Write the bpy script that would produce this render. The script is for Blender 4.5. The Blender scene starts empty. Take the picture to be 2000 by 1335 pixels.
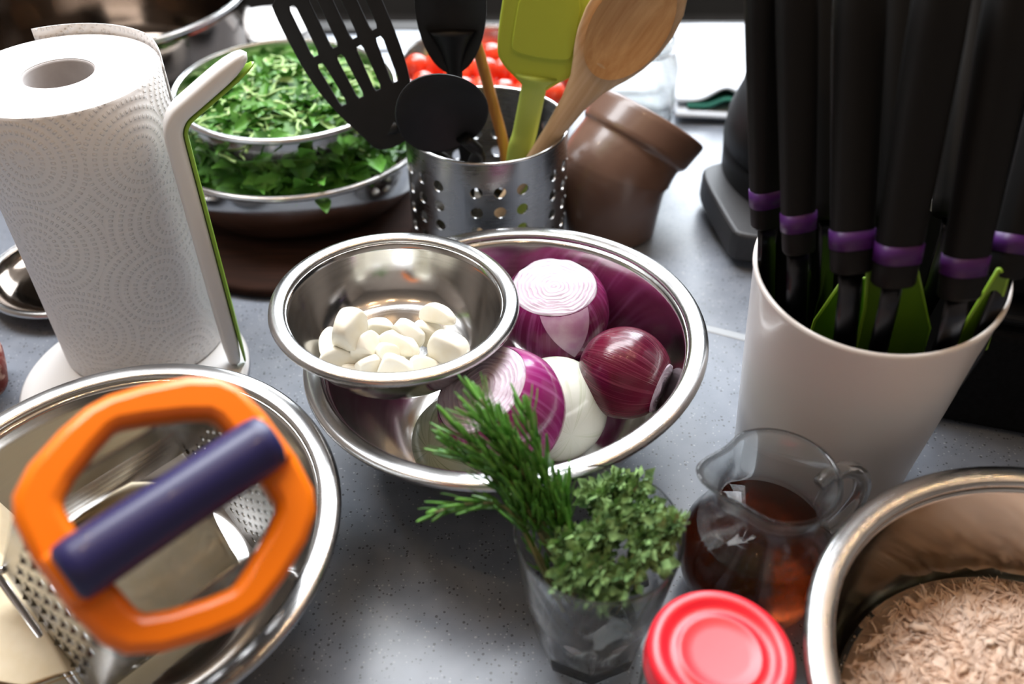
import bpy, math, random
from mathutils import Vector, Matrix, noise

# ------------------------------------------------------------------ camera, world, light
random.seed(7)
R_ = random.Random(11)
SC = bpy.context.scene
COL = SC.collection
CAM_H, PITCH, FPX = .465, math.radians(41), 1750.0
cd = bpy.data.cameras.new('camera'); cam = bpy.data.objects.new('camera', cd); COL.objects.link(cam)
cam.location = (0, 0, CAM_H); cam.rotation_euler = (math.pi/2 - PITCH, 0, 0)
cd.sensor_width = 36; cd.lens = FPX/2000*36; cd.clip_start = .01
cd.dof.use_dof = True; cd.dof.focus_distance = .57; cd.dof.aperture_fstop = 4.0; cd.dof.aperture_blades = 7
SC.camera = cam

w = bpy.data.worlds.new('world'); SC.world = w; w.use_nodes = True
w.node_tree.nodes['Background'].inputs[0].default_value = (.75, .85, 1, 1)
w.node_tree.nodes['Background'].inputs[1].default_value = .6

def area(name, loc, target, sx, sy, power, col):
    l = bpy.data.lights.new(name, 'AREA'); l.shape = 'RECTANGLE'; l.size = sx; l.size_y = sy
    l.energy = power; l.color = col
    o = bpy.data.objects.new(name, l); COL.objects.link(o); o.location = loc
    o.rotation_euler = (Vector(target) - Vector(loc)).to_track_quat('-Z', 'Y').to_euler()
    return o
area('window_daylight', (.35, 3.0, 1.35), (.1, .4, 0), 2.3, 1.3, 150, (.86, .93, 1))
area('overhead_daylight', (-.3, 1.25, 1.75), (-.1, .5, 0), 1.9, .6, 74, (.93, .96, 1))
# string of warm bulbs hanging over the worktop
for i, (x, y, z) in enumerate([(-.75, .35, 1.5), (-.35, .2, 1.55), (.1, .15, 1.5), (.5, .25, 1.55), (.85, .5, 1.5),
                               (-.9, .8, 1.5), (.95, 1.0, 1.5), (.3, .55, 1.6)]):
    l = bpy.data.lights.new('bulb', 'POINT'); l.energy = 3.2; l.shadow_soft_size = .012; l.color = (1, .66, .36)
    o = bpy.data.objects.new('bulb', l); COL.objects.link(o); o.location = (x, y, z)

SC.view_settings.view_transform = 'Standard'; SC.view_settings.look = 'None'
SC.view_settings.gamma = 1; SC.view_settings.use_curve_mapping = False
SC.view_settings.exposure = .0
try:
    SC.cycles.use_denoising = True; SC.cycles.transparent_max_bounces = 40; SC.cycles.max_bounces = 16; SC.cycles.transmission_bounces = 16
    SC.cycles.glossy_bounces = 6; SC.cycles.diffuse_bounces = 3; SC.cycles.sample_clamp_indirect = 6
except Exception: pass

# ------------------------------------------------------------------ helpers
def W(px, py, z=0.):
    """world point of height z seen at a place measured in the photograph"""
    u, v = (px-1000)/FPX, (667.5-py)/FPX
    c, s = math.cos(PITCH), math.sin(PITCH)
    d = Vector((u, c+v*s, -s+v*c)); t = (z-CAM_H)/d.z
    return Vector((0, 0, CAM_H)) + d*t
def WY(px, py, y):
    u, v = (px-1000)/FPX, (667.5-py)/FPX
    c, s = math.cos(PITCH), math.sin(PITCH)
    d = Vector((u, c+v*s, -s+v*c)); return Vector((0, 0, CAM_H)) + d*(y/d.y)

def T(o, label=None, cat=None, group=None, kind=None):
    if label: o['label'] = label
    if cat: o['category'] = cat
    if group: o['group'] = group
    if kind: o['kind'] = kind
    return o
def root(name, loc=(0, 0, 0), label=None, cat=None, group=None, M=None):
    o = bpy.data.objects.new(name, None); COL.objects.link(o); o.empty_display_size = .02
    if M is not None: o.matrix_world = M
    else: o.location = loc
    return T(o, label, cat, group)
def frame(origin, z, x=(1, 0, 0)):
    z = Vector(z).normalized(); x = Vector(x); x = (x - z*x.dot(z)).normalized(); y = z.cross(x)
    m = Matrix((x, y, z)).transposed().to_4x4(); m.translation = Vector(origin); return m

class MB:
    """collects shapes of ONE mesh"""
    def __init__(s): s.v = []; s.f = []
    def add(s, vs, fs, M=None):
        o = len(s.v)
        s.v += [tuple(M @ Vector(v)) if M is not None else tuple(v) for v in vs]
        s.f += [tuple(i+o for i in f) for f in fs]
        return s
    def loft(s, rings, cap0=True, cap1=True, close=False, ring_closed=True, M=None):
        n = len(rings[0]); vs = [p for r in rings for p in r]; fs = []
        m = len(rings)
        for i in range(m if close else m-1):
            a, b = i*n, ((i+1) % m)*n
            for j in range(n if ring_closed else n-1):
                k = (j+1) % n; fs.append((a+j, a+k, b+k, b+j))
        if not close:
            if cap0: fs.append(tuple(range(n-1, -1, -1)))
            if cap1: fs.append(tuple(range((m-1)*n, m*n)))
        return s.add(vs, fs, M)
    def lathe(s, prof, n=72, close=False, M=None, a0=0, a1=2*math.pi):
        full = abs(a1-a0) > 6.28
        k = n if full else n+1
        vs = []; idx = []
        for r, z in prof:
            if r < 1e-7: vs.append((0, 0, z)); idx.append([len(vs)-1]*k)
            else:
                row = []
                for j in range(k):
                    a = a0+(a1-a0)*j/n
                    vs.append((r*math.cos(a), r*math.sin(a), z)); row.append(len(vs)-1)
                idx.append(row)
        fs = []; m = len(prof)
        for i in range(m if close else m-1):
            A, B = idx[i], idx[(i+1) % m]
            for j in range(n):
                q = (j+1) % k
                f = []
                for t in (A[j], A[q], B[q], B[j]):
                    if t not in f: f.append(t)
                if len(f) > 2: fs.append(tuple(f))
        return s.add(vs, fs, M)
    def tube(s, pts, rad, n=10, M=None, flat=None, up=None, caps=True):
        """sweep; rad number or list; flat = (side scale, up scale)"""
        pts = [Vector(p) for p in pts]; m = len(pts)
        rad = rad if isinstance(rad, (list, tuple)) else [rad]*m
        rings = []; ref = Vector(up) if up is not None else None
        for i, p in enumerate(pts):
            t = (pts[min(i+1, m-1)]-pts[max(i-1, 0)]).normalized()
            if ref is None: ref = t.orthogonal()
            u = ref - t*ref.dot(t)
            if u.length < 1e-6: u = t.orthogonal()
            u.normalize(); sd = t.cross(u)
            if up is None: ref = u
            fx, fy = flat or (1, 1)
            rings.append([p + (sd*math.cos(a)*fx + u*math.sin(a)*fy)*rad[i] for a in [2*math.pi*j/n for j in range(n)]])
        return s.loft(rings, caps, caps, M=M)
    def box(s, sx, sy, sz, M=None, c=(0, 0, 0)):
        vs = [(c[0]+x*sx/2, c[1]+y*sy/2, c[2]+z*sz/2) for x in (-1, 1) for y in (-1, 1) for z in (-1, 1)]
        return s.add(vs, [(0, 1, 3, 2), (4, 6, 7, 5), (0, 4, 5, 1), (2, 3, 7, 6), (0, 2, 6, 4), (1, 5, 7, 3)], M)
    def mesh(s, name, smooth=True):
        me = bpy.data.meshes.new(name); me.from_pydata(s.v, [], s.f); me.validate(); me.update()
        if smooth: me.polygons.foreach_set('use_smooth', [True]*len(me.polygons))
        return me
    def build(s, name, mat, parent=None, smooth=True, bevel=0, sub=0, sharp=None, M=None):
        return place(name, s.mesh(name, smooth), mat, parent, bevel, sub, sharp, M)
def place(name, me, mat, parent=None, bevel=0, sub=0, sharp=None, M=None):
    o = bpy.data.objects.new(name, me); COL.objects.link(o)
    if mat is not None:
        me.materials.clear(); me.materials.append(mat)
    if parent is not None: o.parent = parent
    if M is not None: o.matrix_local = M
    if bevel:
        b = o.modifiers.new('b', 'BEVEL'); b.width = bevel; b.segments = 3; b.limit_method = 'ANGLE'; b.angle_limit = .6
    if sub:
        b = o.modifiers.new('s', 'SUBSURF'); b.levels = sub; b.render_levels = sub
    if sharp: me.set_sharp_from_angle(angle=sharp)
    return o
def flat(outlines, thick, bev=.0008, res=3):
    """flat plate with holes (first outline outer), in xy, centred on z"""
    c = bpy.data.curves.new('c', 'CURVE'); c.dimensions = '2D'; c.fill_mode = 'BOTH'
    c.extrude = max(thick/2-bev, .0001); c.bevel_depth = bev; c.bevel_resolution = 1; c.offset = -bev
    for pts in outlines:
        sp = c.splines.new('POLY'); sp.points.add(len(pts)-1); sp.use_cyclic_u = True
        for p, q in zip(sp.points, pts): p.co = (q[0], q[1], 0, 1)
    o = bpy.data.objects.new('c', c); COL.objects.link(o)
    me = bpy.data.meshes.new_from_object(o)
    bpy.data.objects.remove(o); bpy.data.curves.remove(c)
    return me
def circle(cx, cy, r, n=10, ry=None, rot=0):
    ry = ry or r; out = []
    for j in range(n):
        a = 2*math.pi*j/n; x, y = r*math.cos(a), ry*math.sin(a)
        out.append((cx+x*math.cos(rot)-y*math.sin(rot), cy+x*math.sin(rot)+y*math.cos(rot)))
    return out
def smooth_poly(pts, it=2):
    for _ in range(it):
        out = []
        for i in range(len(pts)):
            a, b = pts[i], pts[(i+1) % len(pts)]
            out += [(a[0]*.75+b[0]*.25, a[1]*.75+b[1]*.25), (a[0]*.25+b[0]*.75, a[1]*.25+b[1]*.75)]
        pts = out
    return pts
def spline(pts, n=8):
    pts = [Vector(p) for p in pts]; out = []
    for i in range(len(pts)-1):
        p0, p1, p2, p3 = pts[max(i-1, 0)], pts[i], pts[i+1], pts[min(i+2, len(pts)-1)]
        for k in range(n):
            t = k/n
            out.append(.5*((2*p1)+(p2-p0)*t+(2*p0-5*p1+4*p2-p3)*t*t+(3*p1-p0-3*p2+p3)*t**3))
    return out+[pts[-1]]
def bend(me, fn):
    for v in me.vertices: v.co = fn(v.co.copy())
    me.update(); return me

# ------------------------------------------------------------------ materials
def mat(name, col=(.8, .8, .8), rough=.5, metal=0, trans=0, ior=1.45, coat=0, spec=.5, sss=0, alpha=1):
    m = bpy.data.materials.new(name); m.use_nodes = True
    b = m.node_tree.nodes['Principled BSDF']; I = b.inputs
    I['Base Color'].default_value = (*col, 1); I['Roughness'].default_value = rough; I['Metallic'].default_value = metal
    I['Transmission Weight'].default_value = trans; I['IOR'].default_value = ior
    I['Coat Weight'].default_value = coat; I['Coat Roughness'].default_value = .08
    I['Specular IOR Level'].default_value = spec; I['Alpha'].default_value = alpha
    if sss:
        I['Subsurface Weight'].default_value = sss; I['Subsurface Radius'].default_value = (.006, .004, .003)
        I['Subsurface Scale'].default_value = 1
    return m
class G:
    """tiny node builder"""
    def __init__(s, m): s.m = m; s.t = m.node_tree; s.b = s.t.nodes['Principled BSDF']
    def n(s, typ, props=None, **ins):
        nd = s.t.nodes.new('ShaderNode'+typ)
        for k, v in (props or {}).items(): setattr(nd, k, v)
        for k, v in ins.items():
            k = int(k[1:]) if k[0] == '_' and k[1:].isdigit() else k.replace('__', ' ')
            s.set(nd.inputs[k], v)
        return nd
    def set(s, sock, v):
        if hasattr(v, 'is_output') or isinstance(v, bpy.types.NodeSocket): s.t.links.new(v, sock)
        else: sock.default_value = v
    def math(s, op, a, b=0., c=0.):
        return s.n('Math', {'operation': op}, _0=a, _1=b, _2=c).outputs[0]
    def obj(s): return s.n('TexCoord').outputs['Object']
    def scale(s, vec, x, y, z): return s.n('VectorMath', {'operation': 'MULTIPLY'}, _0=vec, _1=(x, y, z)).outputs[0]
    def noise(s, vec, sc, det=3, rough=.5): return s.n('TexNoise', Vector=vec, Scale=sc, Detail=det, Roughness=rough).outputs[0]
    def ramp(s, f, stops):
        r = s.n('ValToRGB', Fac=f); e = r.color_ramp.elements
        while len(e) < len(stops): e.new(.5)
        for k, (p, c) in zip(e, stops): k.position = p; k.color = (*c, 1) if len(c) == 3 else c
        return r.outputs[0]
    def mix(s, f, a, b):
        nd = s.n('Mix', {'data_type': 'RGBA'}); s.set(nd.inputs[0], f)
        s.set(nd.inputs[6], (*a, 1) if isinstance(a, tuple) else a); s.set(nd.inputs[7], (*b, 1) if isinstance(b, tuple) else b)
        return nd.outputs[2]
    def col(s, c): s.set(s.b.inputs['Base Color'], c)
    def rough(s, c): s.set(s.b.inputs['Roughness'], c)
    def bump(s, h, st=.3, dist=.001):
        s.set(s.b.inputs['Normal'], s.n('Bump', Strength=st, Distance=dist, Height=h).outputs[0])
    def mapr(s, f, a, b, c, d): return s.n('MapRange', _0=f, _1=a, _2=b, _3=c, _4=d).outputs[0]

def noisy(name, c1, c2, scale=40, rough=.5, lo=.35, hi=.65, bump=0, stretch=(1, 1, 1), bscale=None, dist=.001, **kw):
    m = mat(name, c1, rough, **kw); g = G(m); v = g.scale(g.obj(), *stretch)
    f = g.noise(v, scale, 4); g.col(g.ramp(f, [(lo, c1), (hi, c2)]))
    if bump: g.bump(g.noise(v, bscale or scale*2, 3), bump, dist)
    return m

def steel_mat(name, col, r0, r1, ring=500, ringb=.04):
    m = mat(name, col, r0, 1); g = G(m); o = g.obj()
    x, y, z = (g.n('SeparateXYZ', Vector=o).outputs[i] for i in range(3))
    r = g.math('SQRT', g.math('ADD', g.math('MULTIPLY', x, x), g.math('MULTIPLY', y, y)))
    rz = g.n('CombineXYZ', X=r, Y=z, Z=0.).outputs[0]
    f = g.noise(rz, ring, 2)
    wear = g.noise(o, 30, 4)
    g.rough(g.math('ADD', g.mapr(wear, .3, .7, r0, r1), g.mapr(f, .3, .7, 0, .05)))
    g.bump(f, ringb, .0004)
    return m
M_STEEL = steel_mat('brushed_steel', (.60, .59, .575), .085, .17)
M_STEEL2 = steel_mat('satin_steel', (.56, .555, .55), .18, .27)
M_STEELREFL = steel_mat('steel_dark_reflection', (.22, .18, .15), .06, .12)  # steel with the dark reflections of the room put into its base colour
M_STEELC = steel_mat('cup_steel', (.40, .39, .385), .2, .3)
M_CHROME = mat('chrome', (.75, .75, .76), .12, 1)

def counter_mat():
    m = mat('speckled_counter', (.2, .21, .23), .34); g = G(m); o = g.obj()
    v1 = g.n('TexVoronoi', Vector=o, Scale=430., Randomness=1.)
    pick = g.n('SeparateColor', Color=v1.outputs['Color']).outputs[0]
    rad = g.mapr(pick, .6, 1, 0, .40)
    dark = g.math('LESS_THAN', v1.outputs['Distance'], rad)
    v2 = g.n('TexVoronoi', Vector=o, Scale=520.)
    p2 = g.n('SeparateColor', Color=v2.outputs['Color']).outputs[1]
    lite = g.math('LESS_THAN', v2.outputs['Distance'], g.mapr(p2, .75, 1, 0, .4))
    base = g.ramp(g.noise(o, 60, 3), [(.3, (.158, .174, .205)), (.7, (.195, .212, .245))])
    c = g.mix(g.math('MULTIPLY', lite, .55), base, (.4, .42, .44))
    g.col(g.mix(g.math('MULTIPLY', dark, .75), c, (.03, .032, .036)))
    g.rough(g.mapr(g.noise(o, 8, 3), .3, .7, .28, .38))
    return m
M_COUNTER = counter_mat()

def skin_mat(name, c1, c2, c3, freq=26, spec=.5, rough=.22, bump=.25):
    m = mat(name, c1, rough, coat=.25, spec=spec); g = G(m); o = g.obj()
    s = g.n('SeparateXYZ', Vector=o); x, y, z = s.outputs[0], s.outputs[1], s.outputs[2]
    a = g.math('ARCTAN2', y, x)
    ca, sa = g.math('COSINE', a), g.math('SINE', a)
    v = g.n('CombineXYZ', X=g.math('MULTIPLY', ca, freq*.5), Y=g.math('MULTIPLY', sa, freq*.5), Z=g.math('MULTIPLY', z, 12.)).outputs[0]
    f = g.noise(v, 1., 4, .6)
    f2 = g.noise(o, 22., 2)
    base = g.mix(g.mapr(f2, .35, .65, 0, 1), c1, c2)
    g.col(g.mix(g.mapr(f, .5, .72, 0, .8), base, c3))
    g.bump(f, bump, .0008)
    return m
M_RED1 = skin_mat('red_onion_skin', (.22, .012, .10), (.14, .008, .055), (.42, .10, .30))
M_RED2 = skin_mat('violet_onion_skin', (.30, .022, .16), (.18, .010, .085), (.40, .11, .30), 18)
M_RED3 = skin_mat('dark_onion_skin', (.115, .004, .022), (.06, .002, .014), (.25, .045, .085), 40, rough=.2, bump=.4)
M_WHITEON = skin_mat('white_onion_flesh', (.60, .63, .54), (.66, .68, .61), (.42, .48, .32), 16, rough=.25, bump=.08)
def cutface_mat():
    m = mat('onion_cut', (.8, .7, .78), .4, spec=.4); g = G(m); o = g.obj()
    s = g.n('SeparateXYZ', Vector=o)
    nz = g.noise(o, 70, 3)
    r = g.math('SQRT', g.math('ADD', g.math('POWER', s.outputs[0], 2.), g.math('POWER', s.outputs[1], 2.)))
    r = g.math('ADD', r, g.math('MULTIPLY', g.math('SUBTRACT', nz, .5), .007))
    wv = g.math('SINE', g.math('MULTIPLY', r, 2*math.pi/.0031))
    f = g.mapr(wv, .66, 1, 0, .6)
    c = g.mix(g.math('MULTIPLY', f, g.mapr(g.noise(o, 120, 2), .35, .6, .2, .9)), (.56, .47, .54), (.20, .03, .15))
    g.col(c); g.bump(wv, .3, .0006); return m
M_CUT = cutface_mat()
M_GARLIC = noisy('garlic', (.80, .77, .66), (.74, .67, .49), 60, .36, .45, .8, bump=.08, coat=.1)
M_WHITEP = mat('white_plastic', (.78, .765, .75), .3, coat=.2)
M_GREENP = mat('lime_plastic', (.24, .42, .035), .4)
M_BLACKP = noisy('black_nylon', (.006, .006, .0065), (.010, .010, .011), 50, .45, bump=.03, spec=.35)
M_BLACKH = mat('black_rubber', (.006, .0056, .0054), .55, spec=.2)
M_PURPLE = mat('purple_band', (.055, .007, .10), .45)
M_BLADE = mat('dark_blade', (.05, .05, .055), .28, 1)
M_GLASS = mat('glass', (.97, .99, .98), .0, trans=1, ior=1.47)
def clear_glass(m, share):
    t = m.node_tree; b = t.nodes['Principled BSDF']; out = t.nodes['Material Output']
    tr = t.nodes.new('ShaderNodeBsdfTransparent'); tr.inputs[0].default_value = (.985, .995, .99, 1)
    gl_ = t.nodes.new('ShaderNodeBsdfGlossy'); gl_.inputs['Roughness'].default_value = .02
    lw = t.nodes.new('ShaderNodeLayerWeight'); pw = t.nodes.new('ShaderNodeMath'); pw.operation = 'POWER'; pw.inputs[1].default_value = 4
    fr = t.nodes.new('ShaderNodeMath'); fr.operation = 'MULTIPLY_ADD'; fr.inputs[1].default_value = .6; fr.inputs[2].default_value = .025
    t.links.new(lw.outputs['Facing'], pw.inputs[0]); t.links.new(pw.outputs[0], fr.inputs[0])
    m1 = t.nodes.new('ShaderNodeMixShader'); m2 = t.nodes.new('ShaderNodeMixShader'); m2.inputs[0].default_value = share
    t.links.new(fr.outputs[0], m1.inputs[0]); t.links.new(tr.outputs[0], m1.inputs[1]); t.links.new(gl_.outputs[0], m1.inputs[2])
    t.links.new(b.outputs[0], m2.inputs[1]); t.links.new(m1.outputs[0], m2.inputs[2]); t.links.new(m2.outputs[0], out.inputs[0])
clear_glass(M_GLASS, .38)
M_GLASS2 = mat('tumbler_glass', (.96, .985, .975), .0, trans=1, ior=1.47); clear_glass(M_GLASS2, .2)
M_AMBER = mat('amber_liquid', (.30, .045, .010), .0, trans=1, ior=1.34)
M_ORANGE = mat('orange_plastic', (.90, .185, .001), .32, coat=.15)
M_BLUE = mat('navy_plastic', (.015, .013, .075), .42, coat=.1)
M_REDLID = mat('red_lacquer', (.82, .012, .028), .36, coat=.6)
M_REDLID.node_tree.nodes['Principled BSDF'].inputs['Coat Roughness'].default_value = .4
def wood_mat(name, c1, c2, scale=1, rough=.55):
    m = mat(name, c1, rough, spec=.3); g = G(m); v = g.scale(g.obj(), 160*scale, 160*scale, 9*scale)
    f = g.noise(v, 1., 4, .6); g.col(g.ramp(f, [(.3, c1), (.7, c2)])); g.bump(f, .2, .0005); return m
M_WOODL = wood_mat('pale_wood', (.52, .33, .17), (.72, .53, .34))
M_WOODD = wood_mat('spoon_bowl_wood', (.50, .26, .10), (.68, .42, .20))
M_WOODB = wood_mat('brown_wood', (.34, .13, .03), (.5, .22, .07), 1, .4)
M_BOARD = noisy('shaded_board_wood', (.016, .006, .003), (.028, .01, .005), 20, .8, spec=.15, stretch=(1, 12, 1), bump=.1)  # brown wood, with the shadow of the bowls darkened into its colour
M_CERAM = noisy('brown_glaze', (.115, .06, .04), (.15, .082, .056), 12, .32, coat=.18)

# ------------------------------------------------------------------ the setting
def slab(name, sx, sy, sz, c, m, bevel=0):
    return T(MB().box(sx, sy, sz, c=c).build(name, m, smooth=False, bevel=bevel), kind='structure')
m_dark = noisy('dark_wall', (.02, .018, .016), (.03, .027, .024), 3, .7)
m_room = noisy('room_paint', (.30, .27, .24), (.36, .33, .30), 3, .8)
m_brown = noisy('brown_wall', (.24, .20, .17), (.30, .255, .22), 4, .7)
m_floor = noisy('dark_floor', (.03, .025, .022), (.045, .04, .036), 6, .5)
slab('floor', 6, 6, .1, (0, 1, -.95), m_floor)
slab('ceiling', 6, 6, .1, (0, 1, 2.05), m_room)
slab('wall_back', 6, .1, 3, (0, 3.6, .55), m_dark)
slab('wall_front', 6, .1, 3, (0, -1.6, .55), m_brown)
slab('wall_left', .1, 6, 3, (-2.2, 1, .55), m_brown)
slab('wall_right', .1, 6, 3, (2.2, 1, .55), m_brown)
ct = root('countertop', (0, 0, 0), 'grey speckled stone worktop that every bowl and jar stands on', 'worktop')
MB().box(3.2, 1.78, .04, c=(0, 1.148-.89, -.02)).build('slab', M_COUNTER, ct, smooth=False, bevel=.001)
ja, jb = W(1380, 641), W(1440, 656); jd = (jb-ja).normalized(); jn = Vector((-jd.y, jd.x, 0))*.0042
ja, jb = ja-jd*.2, jb+jd*.06
MB().loft([[p+jn+Vector((0, 0, z)) for z in (-.004, .0002)]+[p+jn*.7+Vector((0, 0, .0008)), p-jn*.7+Vector((0, 0, .0008))]+[p-jn+Vector((0, 0, z)) for z in (.0002, -.004)] for p in (ja, jb)]).build('joint_strip', mat('strip', (.33, .345, .36), .4), ct, smooth=False)['label'] = 'pale strip let into the worktop'
MB().box(3.2, .03, .09, c=(0, 1.165, -.04)).build('back_edge', m_dark, ct, smooth=False, bevel=.002)

# ------------------------------------------------------------------ bowls
def bowl(label, c, nrm, R, depth, lip=.010, rb=.52, p=.8, phi0=0., group=None, m=None, name='mixing_bowl', cat='bowl'):
    m = m or M_STEEL
    n = Vector((nrm[0], nrm[1], 1)).normalized()
    base = Vector(c) - n*depth
    rt = root(name, label=label, cat=cat, group=group, M=frame(base, n))
    Ri = R-lip; rb = R*rb; t = .0011
    def wall(off, dz):
        out = []
        for i in range(17):
            f0 = math.radians(phi0); a = f0+(i/16)*(math.pi/2-f0)
            r = rb+(Ri-rb)*(math.cos(a)/math.cos(f0))**p
            out.append((r+off, depth*(1-(math.sin(a)-math.sin(f0))/(1-math.sin(f0)))+dz))
        return out[::-1]                                   # from base up
    inner = [(0, t), (rb*.55, t), (rb*.9, t+.0002)] + wall(0, t)[1:-1] + [(Ri, depth-.003)]
    outer = [(Ri+t, depth-.004)] + wall(t, 0)[::-1][1:-1] + [(rb*.97, 0), (rb*.8, .0006), (0, .0006)]
    MB().lathe(inner+outer, 96).build('bowl_body', m, rt)
    q = [(Ri-.0001, depth-.004), (Ri, depth-.0018), (Ri+.0009, depth-.0006), (Ri+.0025, depth), (R-.004, depth+.0003), (R-.002, depth-.0002),
         (R-.0006, depth-.0013), (R, depth-.003), (R-.0006, depth-.0046), (R-.002, depth-.0052), (R-.0032, depth-.0045), (R-.0036, depth-.003), (Ri+.003, depth-.0022), (Ri+.0014, depth-.0045)]
    MB().lathe(q, 96, close=True).build('rolled_rim', M_STEEL2, rt)
    return rt
bowl('large steel bowl holding red and white onions', (-.0055, .4398, .0893), (-.078, .026), .13, .084, lip=.0125, rb=.45, p=1.0, phi0=33)
bowl('small steel bowl of peeled garlic cloves perched on the onion bowl', (-.0718, .4318, .1248), (.024, .02), .0765, .041, lip=.0102, rb=.52, p=1.0, phi0=22)
bowl('steel bowl holding the orange grater and cheese', (-.2172, .2995, .0745), (-.004, -.05), .124, .071, lip=.0125, rb=.45, p=1.0, phi0=28)
bowl('steel bowl of shredded tuna at the corner of the worktop', (.2581, .1886, .1026), (-.004, .004), .13, .1005, lip=.0135, rb=.6, p=.6)
bowl('small empty steel bowl behind the paper towel roll', (-.375, .612, .018), (0, 0), .066, .0175, lip=.006, rb=.38, m=M_STEELREFL)
bowl('deep steel bowl of chopped greens stacked on the leaf bowl', (-.2025, .7546, .1136), (.02, -.02), .10, .058, lip=.006, p=.7)
bowl('wide steel bowl of green leaves on a round wooden board', (-.203, .758, .071), (.02, .0), .126, .06, lip=.005, rb=.6, p=.55)
bowl('steel bowl of cherry tomatoes behind the utensil cup', (-.028, .955, .05), (0, 0), .1, .049, lip=.006)
bowl('very large steel basin behind the paper towel roll', (-.46, .985, .113), (0, 0), .168, .112, lip=.004, rb=.75, p=.35, m=M_STEELREFL, name='steel_basin', cat='basin')
bd = root('round_board', (-.2, .70, 0), 'round brown wooden board under the leaf bowl, shade painted into its colour', 'board')
MB().lathe([(0, 0), (.108, 0), (.112, .003), (.112, .008), (.109, .011), (0, .011)], 80).build('board_disc', M_BOARD, bd)

# ------------------------------------------------------------------ onions
def onion(name, label, c, axis, R, m, squash=.9, cut=None, cut2=None, patch=None, xref=(1, 0, 0), rings=True, neck=.0):
    rt = root(name, label=label, cat='onion', M=frame(c, axis, xref), group=None)
    prof = []; zc = R*squash*(cut if cut else 2); zb = -R*squash*(cut2 if cut2 else 2)
    for i in range(41):
        a = math.pi*(i/40); z = -R*squash*math.cos(a); r = R*math.sin(a)**.92
        if not cut and i > 35: z += R*neck*((i-35)/5)**2
        if zb < z < zc: prof.append((r, z))
    rc = rc2 = None
    if cut:
        a = math.acos(-cut); rc = R*math.sin(a)**.92; prof.append((rc, zc))
    if cut2:
        a = math.acos(cut2); rc2 = R*math.sin(a)**.92; prof.insert(0, (rc2, zb))
    if not cut: prof.append((0, prof[-1][1]))
    if not cut2: prof.insert(0, (0, prof[0][1]))
    mb = MB().lathe(prof, 64)
    mb.v = [tuple(Vector(v)*(1+.02*noise.noise(Vector(v)*45+Vector(c)*90))) for v in mb.v]
    sk = mb.build('skin', m, rt)
    def face(r0, z0, sgn):
        pr = [(0, z0+sgn*.0009)]; k = 9
        for i in range(1, k+1):
            rr = r0*(i/k)
            pr += [(rr-r0/k*.35, z0+sgn*(.0012 if i < k else .0008)), (rr-.0002, z0+sgn*.0002 if i < k else z0-sgn*.001)]
        mb = MB().lathe(pr, 56)
        out = []
        for v in mb.v:
            q = Vector(v); q.z += .0016*noise.noise(q*110+Vector(c)*50)*(1 if sgn > 0 else 1)
            out.append(tuple(q))
        mb.v = out
        mb.build('cut_face', M_CUT, rt)
    if cut: face(rc*1.005, zc, 1)
    if cut2: face(rc2*1.005, zb, -1)
    if patch:
        a0, wid, z1 = patch; rows = []
        for i in range(13):
            t = i/12; z = zc*(1-t)+z1*t; a = math.acos(max(-1, min(1, -z/(R*squash)))); r = R*math.sin(a)**.92+.0009
            ww = wid*(1-t)**1.1+.02*(1-t)
            rows.append([(r*math.cos(a0+ww*s+.12*t), r*math.sin(a0+ww*s+.12*t), z) for s in [-1, -.6, -.2, .2, .6, 1]])
        MB().loft(rows, False, False, ring_closed=False).build('peeled_patch', M_PATCH, sk)['label'] = 'pale strip where the purple skin is peeled off'
    return rt
M_WHITEON2 = skin_mat('green_white_onion', (.56, .63, .44), (.62, .68, .52), (.20, .30, .10), 20, rough=.3, bump=.08)
M_PATCH = noisy('onion_patch', (.50, .25, .42), (.60, .42, .54), 90, .35)
def at(px, py, z): return W(px, py, z)
onion('red_onion', 'large red onion with its top sliced flat, beside the garlic bowl', at(1083, 606, .061), (-.05, -.07, 1), .0392, M_RED1, .88, cut=.66, patch=(-1.35, .55, -.012))
onion('red_onion', 'red onion cut open on its side behind the rosemary', at(980, 800, .081), (-.5, -.12, .85), .0392, M_RED2, .92, cut=.66)
onion('red_onion', 'small dark red whole onion with a cut root end', at(1220, 728, .068), (.84, -.48, -.06), .0300, M_RED3, 1.0, cut=.84)
onion('white_onion', 'peeled white onion under the two red onions, nearer the small dark onion', at(1084, 798, .044), (.25, -.85, .2), .0345, M_WHITEON, .95)
onion('white_onion', 'pale greenish peeled onion half hidden behind the cut red onion', at(893, 862, .041), (-.5, -.6, .4), .0292, M_WHITEON2, .95)

# ------------------------------------------------------------------ garlic
def clove_mesh(seed, L, Wd, Hh):
    rr = random.Random(seed); rings = []; n = 28; k = 25
    pl = [(Vector((rr.uniform(-.12, .12), 1, .35)).normalized(), .52), (Vector((rr.uniform(-.12, .12), -1, .25)).normalized(), .5),
          (Vector((rr.uniform(-.15, .15), .15, -1)).normalized(), .55), (Vector((-1, rr.uniform(-.3, .3), rr.uniform(-.2, .4))).normalized(), .74), (Vector((.35, rr.uniform(-.5, .5), 1)).normalized(), .74)]
    for i in range(k):
        t = math.pi*i/(k-1); x = -math.cos(t); s_ = math.sin(t)**.75*(1-.30*max(0, x)**1.5)
        ring = []
        for j in range(n):
            a = 2*math.pi*j/n; p = Vector((x, math.cos(a)*s_, math.sin(a)*s_))
            for nn, d in pl:
                e = p.dot(nn)-d
                if e > 0: p -= nn*e*.86
            q = Vector((p.x*L*.56, p.y*Wd*.64, p.z*Hh*.64)); q.z += .12*L*(.3-p.x*p.x)
            ring.append(q)
        rings.append(ring)
    return MB().loft(rings).mesh('garlic_clove')
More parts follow.
